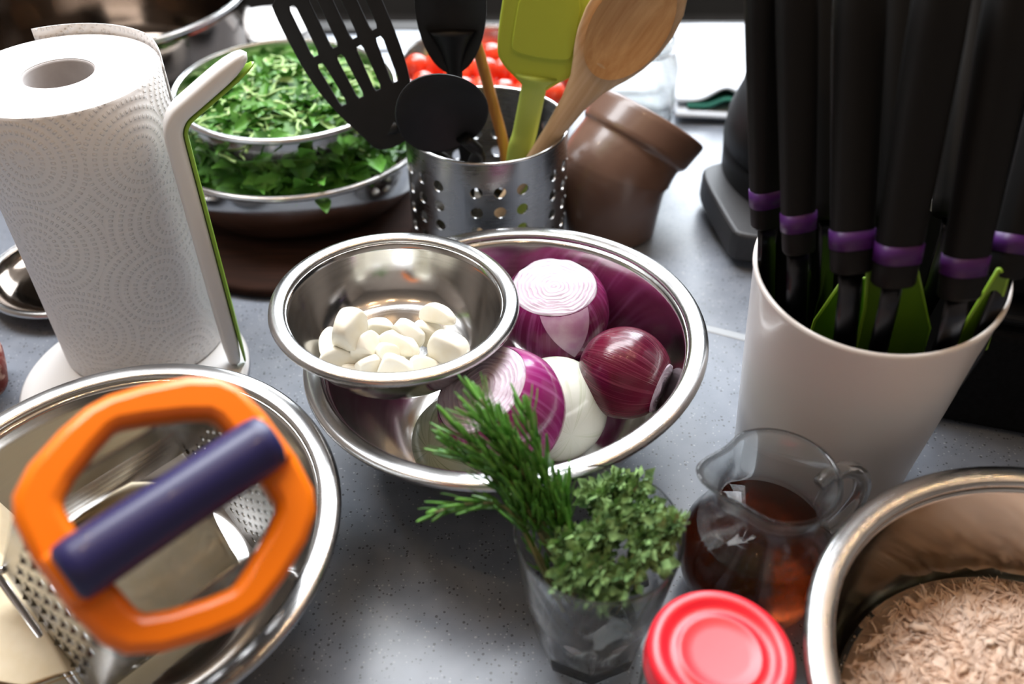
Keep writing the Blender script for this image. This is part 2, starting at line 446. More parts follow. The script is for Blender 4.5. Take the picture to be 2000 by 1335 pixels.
cl = [(680, 640, 74, 60, 70, .118, 'plump upright clove at the back left of the garlic heap'),
      (650, 668, 66, 48, 100, .092, 'clove leaning behind the plump upright one at the bowl wall'),
      (664, 703, 84, 52, 5, .097, 'broad clove lying flat at the front left of the garlic heap'),
      (715, 675, 60, 52, 75, .105, 'egg-shaped clove right of the broad flat clove'),
      (735, 645, 66, 46, 30, .097, 'pale clove at the back middle of the garlic heap'),
      (778, 672, 80, 38, -28, .104, 'long slim clove lying across the middle of the heap'),
      (757, 690, 42, 38, 40, .104, 'smallest round clove in the middle of the heap'),
      (724, 713, 62, 36, 25, .100, 'slanting clove in front of the egg-shaped clove'),
      (797, 650, 60, 48, -40, .106, 'clove with a blunt end in the back right of the heap'),
      (838, 650, 62, 46, -15, .100, 'clove next to the bare steel at the back right'),
      (855, 615, 74, 34, -35, .113, 'single clove leaning on the steel wall apart from the heap'),
      (876, 677, 70, 54, -25, .107, 'wide clove with a beige root end at the right of the heap'),
      (852, 698, 50, 32, -70, .096, 'narrow clove tucked under the wide right-hand clove'),
      (826, 717, 54, 40, 10, .098, 'clove at the front right, half behind the bowl rim'),
      (772, 716, 62, 42, -10, .103, 'pointed front clove resting on the rim side of the heap'),
      (790, 696, 50, 30, 80, .098, 'pointed clove standing behind the front clove'),
      (690, 728, 50, 32, 5, .094, 'clove mostly hidden by the front rim on the left'),
      (745, 727, 46, 30, 15, .094, 'clove mostly hidden by the front rim in the middle')]
for i, (px, py, l, wd, ang, z, lab) in enumerate(cl):
    o = place('garlic_clove', clove_mesh(i+3, l/3000, wd/2850, wd/3100), M_GARLIC)
    o.location = W(px, py, z+.002); o.rotation_euler = (R_.uniform(-.5, .5), R_.uniform(-.25, .25)+(-.5 if i in (0, 15) else 0), math.radians(ang))
    T(o, lab, 'garlic clove', 'peeled garlic cloves in the small bowl')

# ------------------------------------------------------------------ paper towel roll and holder
RC = Vector((-.285, .535, 0)); RR = .062; RZ0, RZ1 = .0105, .2235
def paper_mat():
    m = mat('embossed_paper', (.82, .80, .79), .9, spec=.15, sss=.0); g = G(m); s = g.n('SeparateXYZ', Vector=g.obj())
    u = g.math('MULTIPLY', g.math('ARCTAN2', s.outputs[1], s.outputs[0]), RR)
    v = g.n('CombineXYZ', X=u, Y=s.outputs[2], Z=0.).outputs[0]
    vo = g.n('TexVoronoi', {'voronoi_dimensions': '2D'}, Vector=v, Scale=17., Randomness=.6)
    dv = g.n('VectorMath', {'operation': 'SUBTRACT'}, _0=g.scale(v, 1, 1, 1), _1=vo.outputs['Position']).outputs[0]
    ds = g.n('SeparateXYZ', Vector=dv)
    d = g.math('DIVIDE', vo.outputs['Distance'], 17.)
    q = g.math('DIVIDE', d, .0060)
    k = g.math('ROUND', q)
    ringm = g.mapr(g.math('ABSOLUTE', g.math('SUBTRACT', q, k)), .1, .26, 1, 0)
    ang = g.math('ARCTAN2', ds.outputs[1], ds.outputs[0])
    dots = g.mapr(g.math('SINE', g.math('MULTIPLY', ang, g.math('MULTIPLY', k, 11.))), -.1, .6, 0, 1)
    h = g.math('MULTIPLY', ringm, dots)
    soft = g.noise(v, 55, 3)
    hh = g.math('ADD', g.math('MULTIPLY', h, 1.), g.math('ADD', g.math('MULTIPLY', g.math('COSINE', g.math('MULTIPLY', q, 6.283)), .16), g.math('MULTIPLY', soft, 1.5)))
    g.bump(hh, .6, .0014); return m
M_PAPER = paper_mat()
M_PAPEREND = noisy('paper_end', (.86, .85, .84), (.82, .81, .80), 300, .9, bump=.2, spec=.1)
pr = root('paper_towel_roll', RC, 'white embossed paper towel roll standing on its holder', 'paper roll')
MB().lathe([(RR-.003, RZ0), (RR-.001, RZ0+.001), (RR-.0006, RZ1-.055), (RR, RZ1-.0545), (RR, RZ1-.0015), (RR-.001, RZ1)], 96).build('outer_sheet', M_PAPER, pr)
MB().lathe([(RR-.001, RZ1), (RR-.02, RZ1+.0004), (.0222, RZ1), (.0222, RZ0), (RR-.003, RZ0)], 96).build('paper_layers', M_PAPEREND, pr, sharp=.6)
MB().lathe([(.0222, RZ1-.0004), (.0214, RZ1-.0008), (.0208, RZ1-.002), (.0208, RZ0), (.0222, RZ0)], 64, close=True).build('cardboard_core', noisy('core_card', (.36, .33, .32), (.42, .39, .38), 60, .85), pr)
rows = []
for i in range(31):
    t = i/30; a = math.radians(14+110*t); rr = RR+.0004+.0024*t*t
    e = -.001+.0075*min(1, t*4)
    rows.append([(rr*math.cos(a), rr*math.sin(a), z) for z in (RZ1-.05+.012*(1-t), RZ1-.02, RZ1-.004, RZ1+e)])
o = MB().loft(rows, False, False, ring_closed=False).build('loose_sheet_end', M_PAPER, pr)
b = o.modifiers.new('s', 'SOLIDIFY'); b.thickness = .0005
hd = root('paper_towel_holder', RC, 'white holder disc with upright arm and green backing, around the paper roll', 'holder')
MB().lathe([(0, 0), (.077, 0), (.0815, .002), (.082, .0055), (.079, .0085), (.07, .0098), (0, .010)], 80, M=Matrix.Translation((.004, -.044, 0))).build('base_disc', M_WHITEP, hd)
rad = Vector((.94, .34, 0)); tan = Vector((-.34, .94, 0)); rad0 = Vector((.907, -.42, 0))
def armpath(off):
    base = rad0*.0845+rad*off
    pts = [base+Vector((0, 0, .006)), base+Vector((0, 0, .05)), base+Vector((0, 0, .12)), base+Vector((0, 0, .175)), base+Vector((0, 0, .198))]
    for k in range(1, 7):
        a = math.radians(62)*k/6; r = .022-off
        pts.append(base+Vector((0, 0, .198))+rad*(r*(1-math.cos(a)))+Vector((0, 0, r*math.sin(a))))
    d = (pts[-1]-pts[-2]).normalized()
    e = pts[-1]
    pts += [e+d*.02, e+d*.036, e+d*.05]
    return pts
def arm(off, hw, th, taper=True):
    P_ = armpath(off); rings = []
    for i, p in enumerate(P_):
        t = (P_[min(i+1, len(P_)-1)]-P_[max(i-1, 0)]).normalized(); nn = t.cross(tan).normalized()
        tip = i == len(P_)-1
        ww = hw*(.55 if tip else 1)*(1.25 if i == 0 else 1); hh = th*(.5 if tip else 1)
        sec = [(-1, -.5), (-.8, -.95), (0, -1), (.8, -.95), (1, -.5), (1, .5), (.8, .95), (0, 1), (-.8, .95), (-1, .5)]
        rings.append([p+tan*(x*ww)+nn*(y*hh) for x, y in sec])
    return MB().loft(rings)
arm(0, .0085, .0060).build('upright_arm', M_WHITEP, hd, sub=1)
arm(.0072, .007, .0014).build('arm_backing', M_GREENP, hd, sub=1)['label'] = 'lime green backing strip of the arm'

# ------------------------------------------------------------------ grater and cheese
GX = Vector((.713, .697, .0736)).normalized(); GC = Vector((-.1341, .2167, .1884)); GB = W(285, 1105, .035)
GA = (GC-GB).normalized(); GL = (GC-GB).length
GM = frame(GC, GA, GX)
gr = root('box_grater', label='box grater with orange hexagonal collar and navy handle standing in the cheese bowl', cat='grater', M=GM)
hexo = [(-.0445, -.035), (.004, -.0552), (.0535, -.034), (.0535, .034), (.004, .0535), (-.0445, .037)]
hexi = [(-.0275, -.027), (.004, -.039), (.0365, -.024), (.0365, .022), (.004, .0385), (-.0275, .0255)]
hexo = smooth_poly([(a[0]*.82+b[0]*.18, a[1]*.82+b[1]*.18) for i in range(6) for a, b in ((hexo[i], hexo[i-1]), (hexo[i], hexo[(i+1) % 6]))], 1)
hexi = smooth_poly([(a[0]*.9+b[0]*.1, a[1]*.9+b[1]*.1) for i in range(6) for a, b in ((hexi[i], hexi[i-1]), (hexi[i], hexi[(i+1) % 6]))], 1)
me = flat([hexo, hexi], .016, .004)
place('orange_collar', me, M_ORANGE, gr); me.polygons.foreach_set('use_smooth', [True]*len(me.polygons)); me.set_sharp_from_angle(angle=.9)
mb = MB(); hz = .013
prof = [(0, -.0435), (.0085, -.0435), (.0112, -.0418), (.0118, -.037), (.0114, 0), (.0118, .037), (.0112, .0418), (.0085, .0435), (0, .0435)]
mb.lathe(prof, 40, M=Matrix.Translation((.004, 0, hz)) @ Matrix.Rotation(math.pi/2, 4, 'Y'))
mb.build('handle', M_BLUE, gr)['label'] = 'navy blue round handle across the collar'
for mx in (-.036, .044): MB().box(.014, .022, .014, c=(mx, 0, .006)).build('handle_mount', M_ORANGE, gr, smooth=False, bevel=.003)
M_GSTEEL = mat('grater_steel', (.30, .29, .275), .22, 1)
def panel(tl, tr, bl, br, holes, name='grating_panel'):
    """plate between two top and two bottom corners (grater axes); holes in unit square"""
    tl, tr, bl, br = map(Vector, (tl, tr, bl, br))
    outer = [(i/12, 0) for i in range(12)]+[(1, i/12) for i in range(12)]+[(1-i/12, 1) for i in range(12)]+[(0, 1-i/12) for i in range(12)]
    me = flat([outer]+holes, .02, .002)
    nn = (tr-tl).cross(bl-tl).normalized()
    def f(c):
        u, v = c.x, c.y
        p = (tl*(1-u)+tr*u)*(1-v)+(bl*(1-u)+br*u)*v
        return p+nn*(c.z*.05)
    return place(name, bend(me, f), M_GSTEEL, gr)
tz = -.006; bz = -GL+.004
TL = {'a': (-.040, -.032, tz), 'b': (.048, -.032, tz), 'c': (.048, .032, tz), 'd': (-.040, .032, tz)}
BT = {'a': (-.057, -.043, bz), 'b': (.052, -.043, bz), 'c': (.052, .043, bz), 'd': (-.057, .043, bz)}
fine = [circle(.12+.085*i+(.04 if j % 2 else 0), .14+.062*j, .022, 8, .016) for j in range(13) for i in range(10) if .12+.085*i+(.04 if j % 2 else 0) < .93]
coarse = [circle(.16+.17*i+(.08 if j % 2 else 0), .16+.105*j, .05, 10, .03) for j in range(8) for i in range(5) if .16+.17*i+(.08 if j % 2 else 0) < .9]
slots = [smooth_poly([(.15, y), (.85, y), (.85, y+.045), (.15, y+.045)], 2) for y in (.3, .42, .54, .66)]
panel(TL['a'], TL['d'], BT['a'], BT['d'], coarse); panel(TL['b'], TL['c'], BT['b'], BT['c'], fine)
panel(TL['c'], TL['d'], BT['c'], BT['d'], slots); panel(TL['a'], TL['b'], BT['a'], BT['b'], [list(h) for h in coarse])
# raised teeth of the rasp panels
mb = MB()
for (P0, holes) in ((('b', 'c'), fine), (('a', 'd'), coarse)):
    a, b, c_, d = Vector(TL[P0[0]]), Vector(TL[P0[1]]), Vector(BT[P0[0]]), Vector(BT[P0[1]])
    out = Vector((1 if P0[0] == 'b' else -1, 0, .05))
    for h in holes:
        u = sum(q[0] for q in h)/len(h); v = sum(q[1] for q in h)/len(h)+.018
        p = (a*(1-u)+b*u)*(1-v)+(c_*(1-u)+d*u)*v
        e = (b-a).normalized()*.0022
        mb.add([p-e, p+e, p+out*.0022+Vector((0, 0, .001)), p+Vector((0, 0, -.003))], [(0, 1, 2), (0, 2, 3), (1, 3, 2)])
T(mb.build('grating_teeth', M_GSTEEL, gr, smooth=False), kind='stuff')
for s in ('ad', 'bc'):
    a, d = Vector(BT[s[0]]), Vector(BT[s[1]]); o_ = Vector((-.004 if s == 'ad' else .0025, 0, 0))
    up = Vector((0, 0, .012))
    pts = [a+up*1.4+Vector((0, .004, 0)), a+o_+up*.6-Vector((0, .001, 0)), a+o_, d+o_, d+o_+up*.6+Vector((0, .001, 0)), d+up*1.4-Vector((0, .004, 0))]
    MB().tube(spline(pts, 5), .0021, 8).build('bottom_rail', M_CHROME, gr)
M_CHEESE = noisy('hard_cheese', (.66, .54, .34), (.74, .63, .45), 45, .55, bump=.25, bscale=160, sss=.1)
M_RIND = noisy('cheese_rind', (.42, .22, .06), (.55, .34, .13), 30, .6, bump=.2)
def chunk(name, label, top, bot, parent_M=None):
    rt = root(name, label=label, cat='cheese', M=parent_M or Matrix.Translation(sum((Vector(p) for p in bot), Vector())/len(bot)))
    inv = rt.matrix_world.inverted() if parent_M is None else Matrix.Identity(4)
    n = len(top); rings = []
    for k in range(7):
        t = k/6
        rings.append([inv @ (Vector(a)*(1-t)+Vector(b_)*t) for a, b_ in zip(bot, top)])
    mb = MB().loft(rings)
    o = mb.build('cheese_body', M_CHEESE, rt, smooth=True, bevel=.003)
    return rt, inv
def dens(poly, k=6):
    out = []
    for i in range(len(poly)):
        a, b = Vector(poly[i]), Vector(poly[(i+1) % len(poly)])
        for j in range(k):
            p = a.lerp(b, j/k); out.append(p+Vector((noise.noise(p*60), noise.noise(p*60+Vector((5, 0, 0))), noise.noise(p*60+Vector((0, 7, 0)))))*.0025)
    return out
zb = -GL+.006
bot = dens([(-.044, -.037, zb), (.040, -.038, zb), (.046, .030, zb), (.02, .038, zb), (-.042, .036, zb)])
top = dens([(-.043, -.035, zb+.055), (.030, -.036, zb+.062), (.041, .022, zb+.05), (.012, .036, zb+.058), (-.041, .034, zb+.07)])
chunk('cheese_wedge', 'large pale hard cheese block seen through the grater opening', top, bot, GM)
ctop = [W(x, y, z) for x, y, z in [(-170, 1010, .05), (-5, 968, .046), (0, 1075, .042), (135, 1310, .034), (45, 1340, .034), (-170, 1310, .036)]]
cbot = [Vector((p.x*.92-.016, p.y*.92+.025, .022 if i < 3 else .026)) for i, p in enumerate(ctop)]
rt, inv = chunk('cheese_wedge', 'pale cheese block with rind beside the grater at the picture edge', dens(ctop, 4), dens(cbot, 4))
rows = []
for t in (0, .25, .5, .75, 1):
    a = cbot[4].lerp(ctop[4], t)+Vector((.001, -.0025, 0)); b_ = cbot[5].lerp(ctop[5], t)+Vector((-.001, -.0025, 0)); c_ = cbot[3].lerp(ctop[3], t)+Vector((.0015, -.002, 0))
    rows.append([inv @ c_, inv @ a, inv @ b_])
MB().loft(rows, False, False, ring_closed=False).build('rind', M_RIND, rt)['label'] = 'orange brown rind'

# ------------------------------------------------------------------ tuna
TB = Vector((.2581, .1886, 0))
def tuna_h(x, y):
    r = math.hypot(x, y); return .052*(1-(r/.098)**2.6)+.006*noise.noise(Vector((x*28, y*28, 0)))+.002*noise.noise(Vector((x*120, y*120, 3)))
M_TUNA = noisy('tuna_flesh', (.66, .44, .31), (.82, .64, .52), 90, .55, .3, .7, bump=.5, bscale=260, sss=.1)
mb = MB(); rows = []; N = 150
def tuna_z(x, y):
    q = Vector((x, y, 0)); wq = q*38+Vector((noise.noise(q*60), noise.noise(q*60+Vector((9, 0, 0))), 0))*1.4
    rid = 1-abs(noise.noise(wq)); rid2 = 1-abs(noise.noise(wq*2.6+Vector((4, 2, 1)))); rid3 = 1-abs(noise.noise(wq*7+Vector((1, 8, 1))))
    return .03+.45*tuna_h(x, y)+.0075*(rid**2-.6)+.0032*(rid2-.6)+.0013*(rid3-.6)
for i in range(1, 76):
    r = .1035*i/75
    rows.append([(r*math.cos(a), r*math.sin(a), max(.006, tuna_z(r*math.cos(a), r*math.sin(a)))) for a in [2*math.pi*j/N for j in range(N)]])
mb.loft(rows, True, False)
rr = random.Random(5)
for _ in range(6000):
    a, r = rr.uniform(0, 6.283), .100*math.sqrt(rr.random()); x, y = r*math.cos(a), r*math.sin(a)
    z = tuna_z(x, y)+rr.uniform(-.0008, .0012); fl = noise.noise(Vector((x*30, y*30, 7)))*6
    big = rr.random() < .035
    L = rr.uniform(.008, .014) if big else rr.uniform(.005, .013)
    d = Vector((math.cos(fl+rr.gauss(0, .5)), math.sin(fl+rr.gauss(0, .5)), rr.gauss(0, .3))).normalized()
    s = d.cross(Vector((rr.gauss(0, .3), rr.gauss(0, .3), 1))).normalized(); up = s.cross(d)
    p = Vector((x, y, z)); w1, h1 = (rr.uniform(.0018, .0034), rr.uniform(.0006, .0012)) if big else (rr.uniform(.00025, .0007), rr.uniform(.00025, .0005)); cv = up*rr.uniform(-.001, .0015)
    jag = rr.uniform(.5, 1.2)
    ring = lambda q, k: [q+s*w1*k+up*h1*k*.3, q+up*h1*k, q-s*w1*k*jag, q-up*h1*k*.6]
    mb.loft([ring(p-d*L/2, .3), ring(p-d*L*.2+cv, 1), ring(p+d*L*.1+cv, .75), ring(p+d*L*.3+cv, .95), ring(p+d*L/2, .2)])
o = T(mb.build('shredded_tuna', M_TUNA), 'heap of pink beige shredded tuna in the steel bowl', 'tuna', kind='stuff'); o.location = TB+Vector((.004, .001, .004))
o = T(MB().lathe([(0, .004), (.09, .004), (.1035, .035), (.1035, .0372), (.1015, .0365), (0, .0365)], 80).build('brine', mat('brine', (.86, .78, .62), .03, trans=1, ior=1.34)), 'thin clear brine around the shredded tuna', 'brine', kind='stuff'); o.location = TB

# ------------------------------------------------------------------ tumbler
GT = Vector((.0435, .2765, 0))
gl = root('glass_tumbler', GT, 'clear faceted glass tumbler holding rosemary and thyme', 'glass')
def oct_r(a, k):                                          # k 0 round .. 1 octagon
    q = ((a+math.pi/8) % (math.pi/4))-math.pi/8
    return (1-k)+k*math.cos(math.pi/8)/math.cos(q)*1.0
def gring(r, z, k, n=96): return [(r*oct_r(2*math.pi*j/n+.39, k)*math.cos(2*math.pi*j/n), r*oct_r(2*math.pi*j/n+.39, k)*math.sin(2*math.pi*j/n), z) for j in range(n)]
ro = [(.0, .0, 1), (.0275, 0, 1), (.0295, .0015, 1), (.0305, .006, 1), (.0335, .028, 1), (.0352, .040, 1), (.0362, .0455, .75), (.0368, .049, .25), (.0372, .0515, 0), (.0388, .066, 0), (.0425, .0985, 0), (.0427, .1003, 0), (.0421, .1012, 0), (.0413, .1005, 0),
      (.0372, .066, 0), (.0348, .050, 0), (.031, .03, 0), (.0285, .014, 0), (.024, .0105, 0), (.012, .0098, 0), (.0, .0096, 0)]
mb = MB(); mb.loft([gring(max(r, .0004), z, k) for r, z, k in ro])
mb.build('tumbler_body', M_GLASS2, gl, sharp=.5)

# ------------------------------------------------------------------ herbs
M_NEEDLE = noisy('rosemary_needle', (.04, .15, .018), (.13, .32, .05), 140, .4, spec=.4)
M_STEM = noisy('herb_stem', (.17, .19, .07), (.27, .25, .13), 80, .6)
M_THYME = noisy('thyme_leaf', (.04, .095, .025), (.26, .42, .15), 150, .6)
M_TSTEM = noisy('thyme_stem', (.20, .16, .11), (.28, .22, .17), 80, .7)
def needle(mb, p, d, up, L, wd):
    s = d.cross(up).normalized(); u = s.cross(d)
    rings = []
    for t, k in ((0, .45), (.3, 1), (.7, .95), (.93, .6), (1, .12)):
        q = p+d*(L*t)+u*(L*.16*t*t)
        rings.append([q+s*wd*k, q+u*wd*.35*k, q-s*wd*k, q-u*wd*.25*k])
    mb.loft(rings)
def rosemary(label, pts, start, dens_=.0013, L=.024, seed=1, tipL=.7):
    rr = random.Random(seed); P_ = spline(pts, 14)
    rt = root('rosemary_sprig', P_[0], label, 'rosemary', 'rosemary sprigs in the tumbler'); o0 = P_[0]
    MB().tube([p-o0 for p in P_], [.0012*(1-.5*i/len(P_)) for i in range(len(P_))], 6).build('stem', M_STEM, rt)
    mb = MB(); acc = 0; tot = sum((P_[i+1]-P_[i]).length for i in range(len(P_)-1)); run = 0; ph = rr.uniform(0, 6)
    for i in range(len(P_)-1):
        seg = P_[i+1]-P_[i]; run += seg.length; acc += seg.length
        f = run/tot
        if f < start: acc = 0; continue
        t = seg.normalized(); a = t.orthogonal().normalized(); b = t.cross(a)
        while acc > dens_:
            acc -= dens_; ph += 2.4+rr.uniform(-.3, .3)
            r = a*math.cos(ph)+b*math.sin(ph)
            sp = rr.uniform(.45, 1.0)*(1-.25*f)
            needle(mb, P_[i]+seg*rr.random()-o0+r*.0008, (t*1.0+r*sp).normalized(), t, L*rr.uniform(.7, 1.1)*(1-(1-tipL)*max(0, f-.6)/.4), rr.uniform(.00095, .0014))
    T(mb.build('needles', M_NEEDLE, rt), kind='stuff')
B = Vector((.035, .272, .04))
rosemary('tall rosemary sprig in front of the cut red onion', [B, W(1075, 1060, .085), W(1040, 960, .115), W(985, 860, .142), W(938, 778, .157)], .42, seed=1)
rosemary('upright dark rosemary sprig next to the purple onion skin', [B+Vector((.006, .006, 0)), W(1100, 1050, .085), W(1075, 960, .112), W(1045, 870, .138), W(1026, 800, .150)], .42, seed=2, dens_=.0013)
rosemary('rosemary sprig bending over the near rim of the onion bowl', [B+Vector((-.004, .002, 0)), W(1040, 1060, .088), W(1000, 980, .11), W(945, 915, .128), W(880, 872, .138)], .48, seed=3)
rosemary('rosemary sprig sticking out level to the side over bare worktop', [B+Vector((-.008, -.004, 0)), W(1055, 1105, .080), W(1015, 1025, .1), W(975, 985, .112), W(905, 985, .117), W(850, 1000, .118)], .66, seed=4, dens_=.0019, L=.019)
rosemary('short rosemary sprig close to the thyme', [B+Vector((.01, 0, 0)), W(1115, 1080, .085), W(1105, 1020, .1), W(1100, 965, .114)], .45, seed=5)
rosemary('rosemary sprig in the middle of the rosemary bunch', [B+Vector((0, .008, 0)), W(1062, 1040, .09), W(1020, 940, .12), W(965, 850, .146), W(925, 812, .153)], .42, seed=6, dens_=.0014)
rosemary('low rosemary sprig drooping along the tumbler wall', [B+Vector((-.01, .003, 0)), W(1075, 1130, .07), W(1040, 1060, .088), W(1010, 990, .098), W(992, 960, .1)], .3, seed=7, dens_=.0022, L=.014)
rosemary('rosemary sprig fanning towards the pale onion', [B+Vector((-.002, .004, 0)), W(1058, 1050, .09), W(1010, 960, .12), W(945, 890, .138), W(898, 845, .146)], .45, seed=8)
rosemary('dark rosemary sprig leaning against the bowl rim', [B+Vector((.004, .008, 0)), W(1095, 1060, .085), W(1060, 980, .108), W(1020, 900, .128), W(990, 840, .142)], .42, seed=9)
rt0 = random.Random(21)
tips = [(1175, 965, .103), (1205, 945, .103), (1240, 955, .103), (1268, 990, .103), (1322, 1022, .110), (1130, 1045, .103), (1120, 1105, .098), (1165, 1045, .108), (1210, 1025, .106), (1250, 1055, .103), (1185, 1100, .100), (1228, 1110, .097), (1265, 1085, .098), (1150, 1140, .090), (1200, 1145, .088), (1290, 1045, .103), (1138, 1085, .1), (1195, 1000, .108), (1100, 1060, .1), (1235, 1000, .105)]
for k, (px, py, z) in enumerate(tips):
    tip = W(px, py, z); b0 = Vector((.05+rt0.uniform(-.012, .012), .275+rt0.uniform(-.012, .01), .045))
    mid = b0.lerp(tip, .55)+Vector((rt0.uniform(-.004, .004), rt0.uniform(-.004, .004), .006))
    P_ = spline([b0, mid, tip, tip+Vector((rt0.uniform(-.008, .008), rt0.uniform(-.008, .004), -.002))], 10)
    rt = root('thyme_sprig', b0, 'grey green thyme sprig in the soft thyme bunch in the tumbler', 'thyme', 'thyme sprigs in the tumbler')
    MB().tube([p-b0 for p in P_], .0005, 5).build('stem', M_TSTEM, rt)
    mb = MB()
    for i in range(8, len(P_)-1):
        t = (P_[i+1]-P_[i]).normalized()
        for _ in range(7):
            r = Vector((rt0.gauss(0, 1), rt0.gauss(0, 1), rt0.gauss(0, 1))).normalized()
            p = P_[i].lerp(P_[i+1], rt0.random())-b0; off = r*rt0.uniform(.0005, .0065)
            if i > 15: MB.tube(mb, [p, p+off*.6, p+off], .00022, 4)
            else: off *= .4
            d = (r+t*.8+Vector((0, 0, .3))).normalized(); s = d.orthogonal().normalized(); u = d.cross(s)
            big = 1.5 if i > 24 else 1; L, wd = rt0.uniform(.003, .0060)*big, rt0.uniform(.0012, .0022)*big; q = p+off
            mb.add([q, q+d*L*.4+s*wd+u*.0004, q+d*L, q+d*L*.4-s*wd+u*.0004, q+d*L*.5-u*.0004], [(0, 1, 4), (1, 2, 4), (2, 3, 4), (3, 0, 4)])
    T(mb.build('tiny_leaves', M_THYME, rt), kind='stuff')

# ------------------------------------------------------------------ pitcher
PC = Vector((.139, .308, 0))
pt = root('glass_pitcher', PC, 'round bellied clear glass pitcher of amber liquid beside the tuna bowl', 'pitcher')
sp_dir = math.radians(182)
def pring(r, z, n=80):
    out = []
    for j in range(n):
        a = 2*math.pi*j/n; k = max(0, (z-.078)/.028)
        da = (a-sp_dir+math.pi) % (2*math.pi)-math.pi
        b_ = math.exp(-(da/.36)**2)*.0105*k*k-math.exp(-((abs(da)-.8)/.3)**2)*.0022*k
        out.append(((r+b_)*math.cos(a), (r+b_)*math.sin(a), z+max(0, b_)*.25))
    return out
outp = [(.0005, 0), (.026, 0), (.031, .0015), (.036, .010), (.0412, .025), (.0432, .038), (.0418, .050), (.0368, .061), (.0315, .069), (.0286, .076), (.0278, .082), (.0282, .090), (.0295, .0965), (.0318, .102), (.0332, .1045), (.0329, .1062), (.0312, .1062)]
inp = [(.0298, .103), (.0276, .097), (.0262, .090), (.0257, .082), (.0263, .076), (.0292, .069), (.0344, .061), (.0395, .050), (.0409, .038), (.0388, .025), (.0335, .011), (.026, .0065), (.0005, .006)]
mb = MB(); mb.loft([pring(r, z) for r, z in outp+inp]); mb.build('pitcher_body', M_GLASS, pt)
mb = MB(); hp = [(.0275, 0, .090), (.040, .003, .096), (.053, .004, .089), (.058, .003, .073), (.053, .002, .056), (.0425, 0, .046)]
ha = math.radians(12)
mb.tube([Matrix.Rotation(ha, 3, 'Z') @ p for p in spline(hp, 6)], .0048, 12); mb.build('handle', M_GLASS, pt)
liq = [(.0005, .0058), (.0262, .0063), (.0337, .0108), (.039, .0248), (.0411, .038), (.0397, .050), (.0354, .0595), (.0346, .0605), (.0005, .0602)]
am = MB().lathe(liq, 80).build('amber_liquid', M_AMBER); am.location = PC
T(am, 'dark amber liquid filling the pitcher belly', 'liquid', kind='stuff')

# ------------------------------------------------------------------ jar with red lid
JC = Vector((.0935, .2115, 0))
jr = root('lidded_jar', JC, 'glass jar with a glossy red lid in front of the pitcher', 'jar')
MB().lathe([(0, 0), (.029, 0), (.0325, .003), (.033, .01), (.033, .072), (.031, .08), (.029, .084), (.029, .095), (.0265, .095), (.0265, .084), (.0300, .072), (.0305, .008), (.027, .004), (0, .004)], 64).build('jar_body', M_GLASS, jr)
MB().lathe([(0, .0965), (.012, .0965), (.0165, .0968), (.0178, .0974), (.0188, .0972), (.0198, .0964), (.0225, .0962), (.0243, .0968), (.0258, .0984), (.0275, .0992), (.0297, .0990), (.0315, .098), (.0327, .0962), (.033, .094), (.033, .087), (.0336, .0858), (.0332, .0846), (.0318, .0846), (.0318, .094), (0, .0952)], 80).build('lid', M_REDLID, jr)['label'] = 'glossy red screw lid with pressed rings'
rr = random.Random(3); m_caper = noisy('olive', (.16, .15, .03), (.26, .22, .06), 60, .3)
k = 0
for lay in range(2, 5):
    for j in range(6):
        a = j*math.pi/3+lay*.5; p = Vector((.0185*math.cos(a), .0185*math.sin(a), .013+.0145*lay))
        o = MB().lathe([(.0001, -.008), (.0045, -.0065), (.0072, -.002), (.0072, .002), (.0045, .0065), (.0001, .008)], 12).build('olive', m_caper)
        o.location = JC+p; o.rotation_euler = (rr.uniform(0, 3), rr.uniform(0, 3), 0)
        T(o, 'green olive inside the jar with the red lid', 'olive', 'olives in the red lidded jar')

# ------------------------------------------------------------------ white crock and knives
WC = Vector((.204, .404, 0)); WH = .171
ck = root('white_crock', WC, 'tall white plastic crock holding black knives', 'crock')
def wring(r, z, n=96): return [(r*math.cos(a), r*math.sin(a), z+(z/WH)**2*(.085*r*math.cos(a)+.125*r*math.sin(a))) for a in [2*math.pi*j/n for j in range(n)]]
wo = [(.0005, 0), (.050, 0), (.0525, .002), (.0535, .006), (.0608, .09), (.0668, WH-.006), (.068, WH-.002), (.0679, WH), (.0668, WH+.0008), (.0655, WH), (.0648, WH-.003), (.0566, .09), (.0476, .008), (.044, .005), (.0005, .005)]
mb = MB(); mb.loft([wring(r, z) for r, z in wo]); mb.build('crock_body', noisy('crock_plastic', (.74, .70, .665), (.76, .72, .69), 5, .3, coat=.25), ck)
mb = MB(); mb.loft([wring(r, z) for r, z in [(.0647, WH-.004), (.0562, .09), (.0472, .0085), (.0438, .006), (.0005, .006), (.0005, .0068), (.0432, .0068), (.0466, .009), (.0556, .09), (.0640, WH-.0045)]], False, False); mb.build('inner_shade', M_BLACKH, ck)['label'] = 'black skin painted as the shade inside the crock'  # added black skin stands in for the shade inside the crock
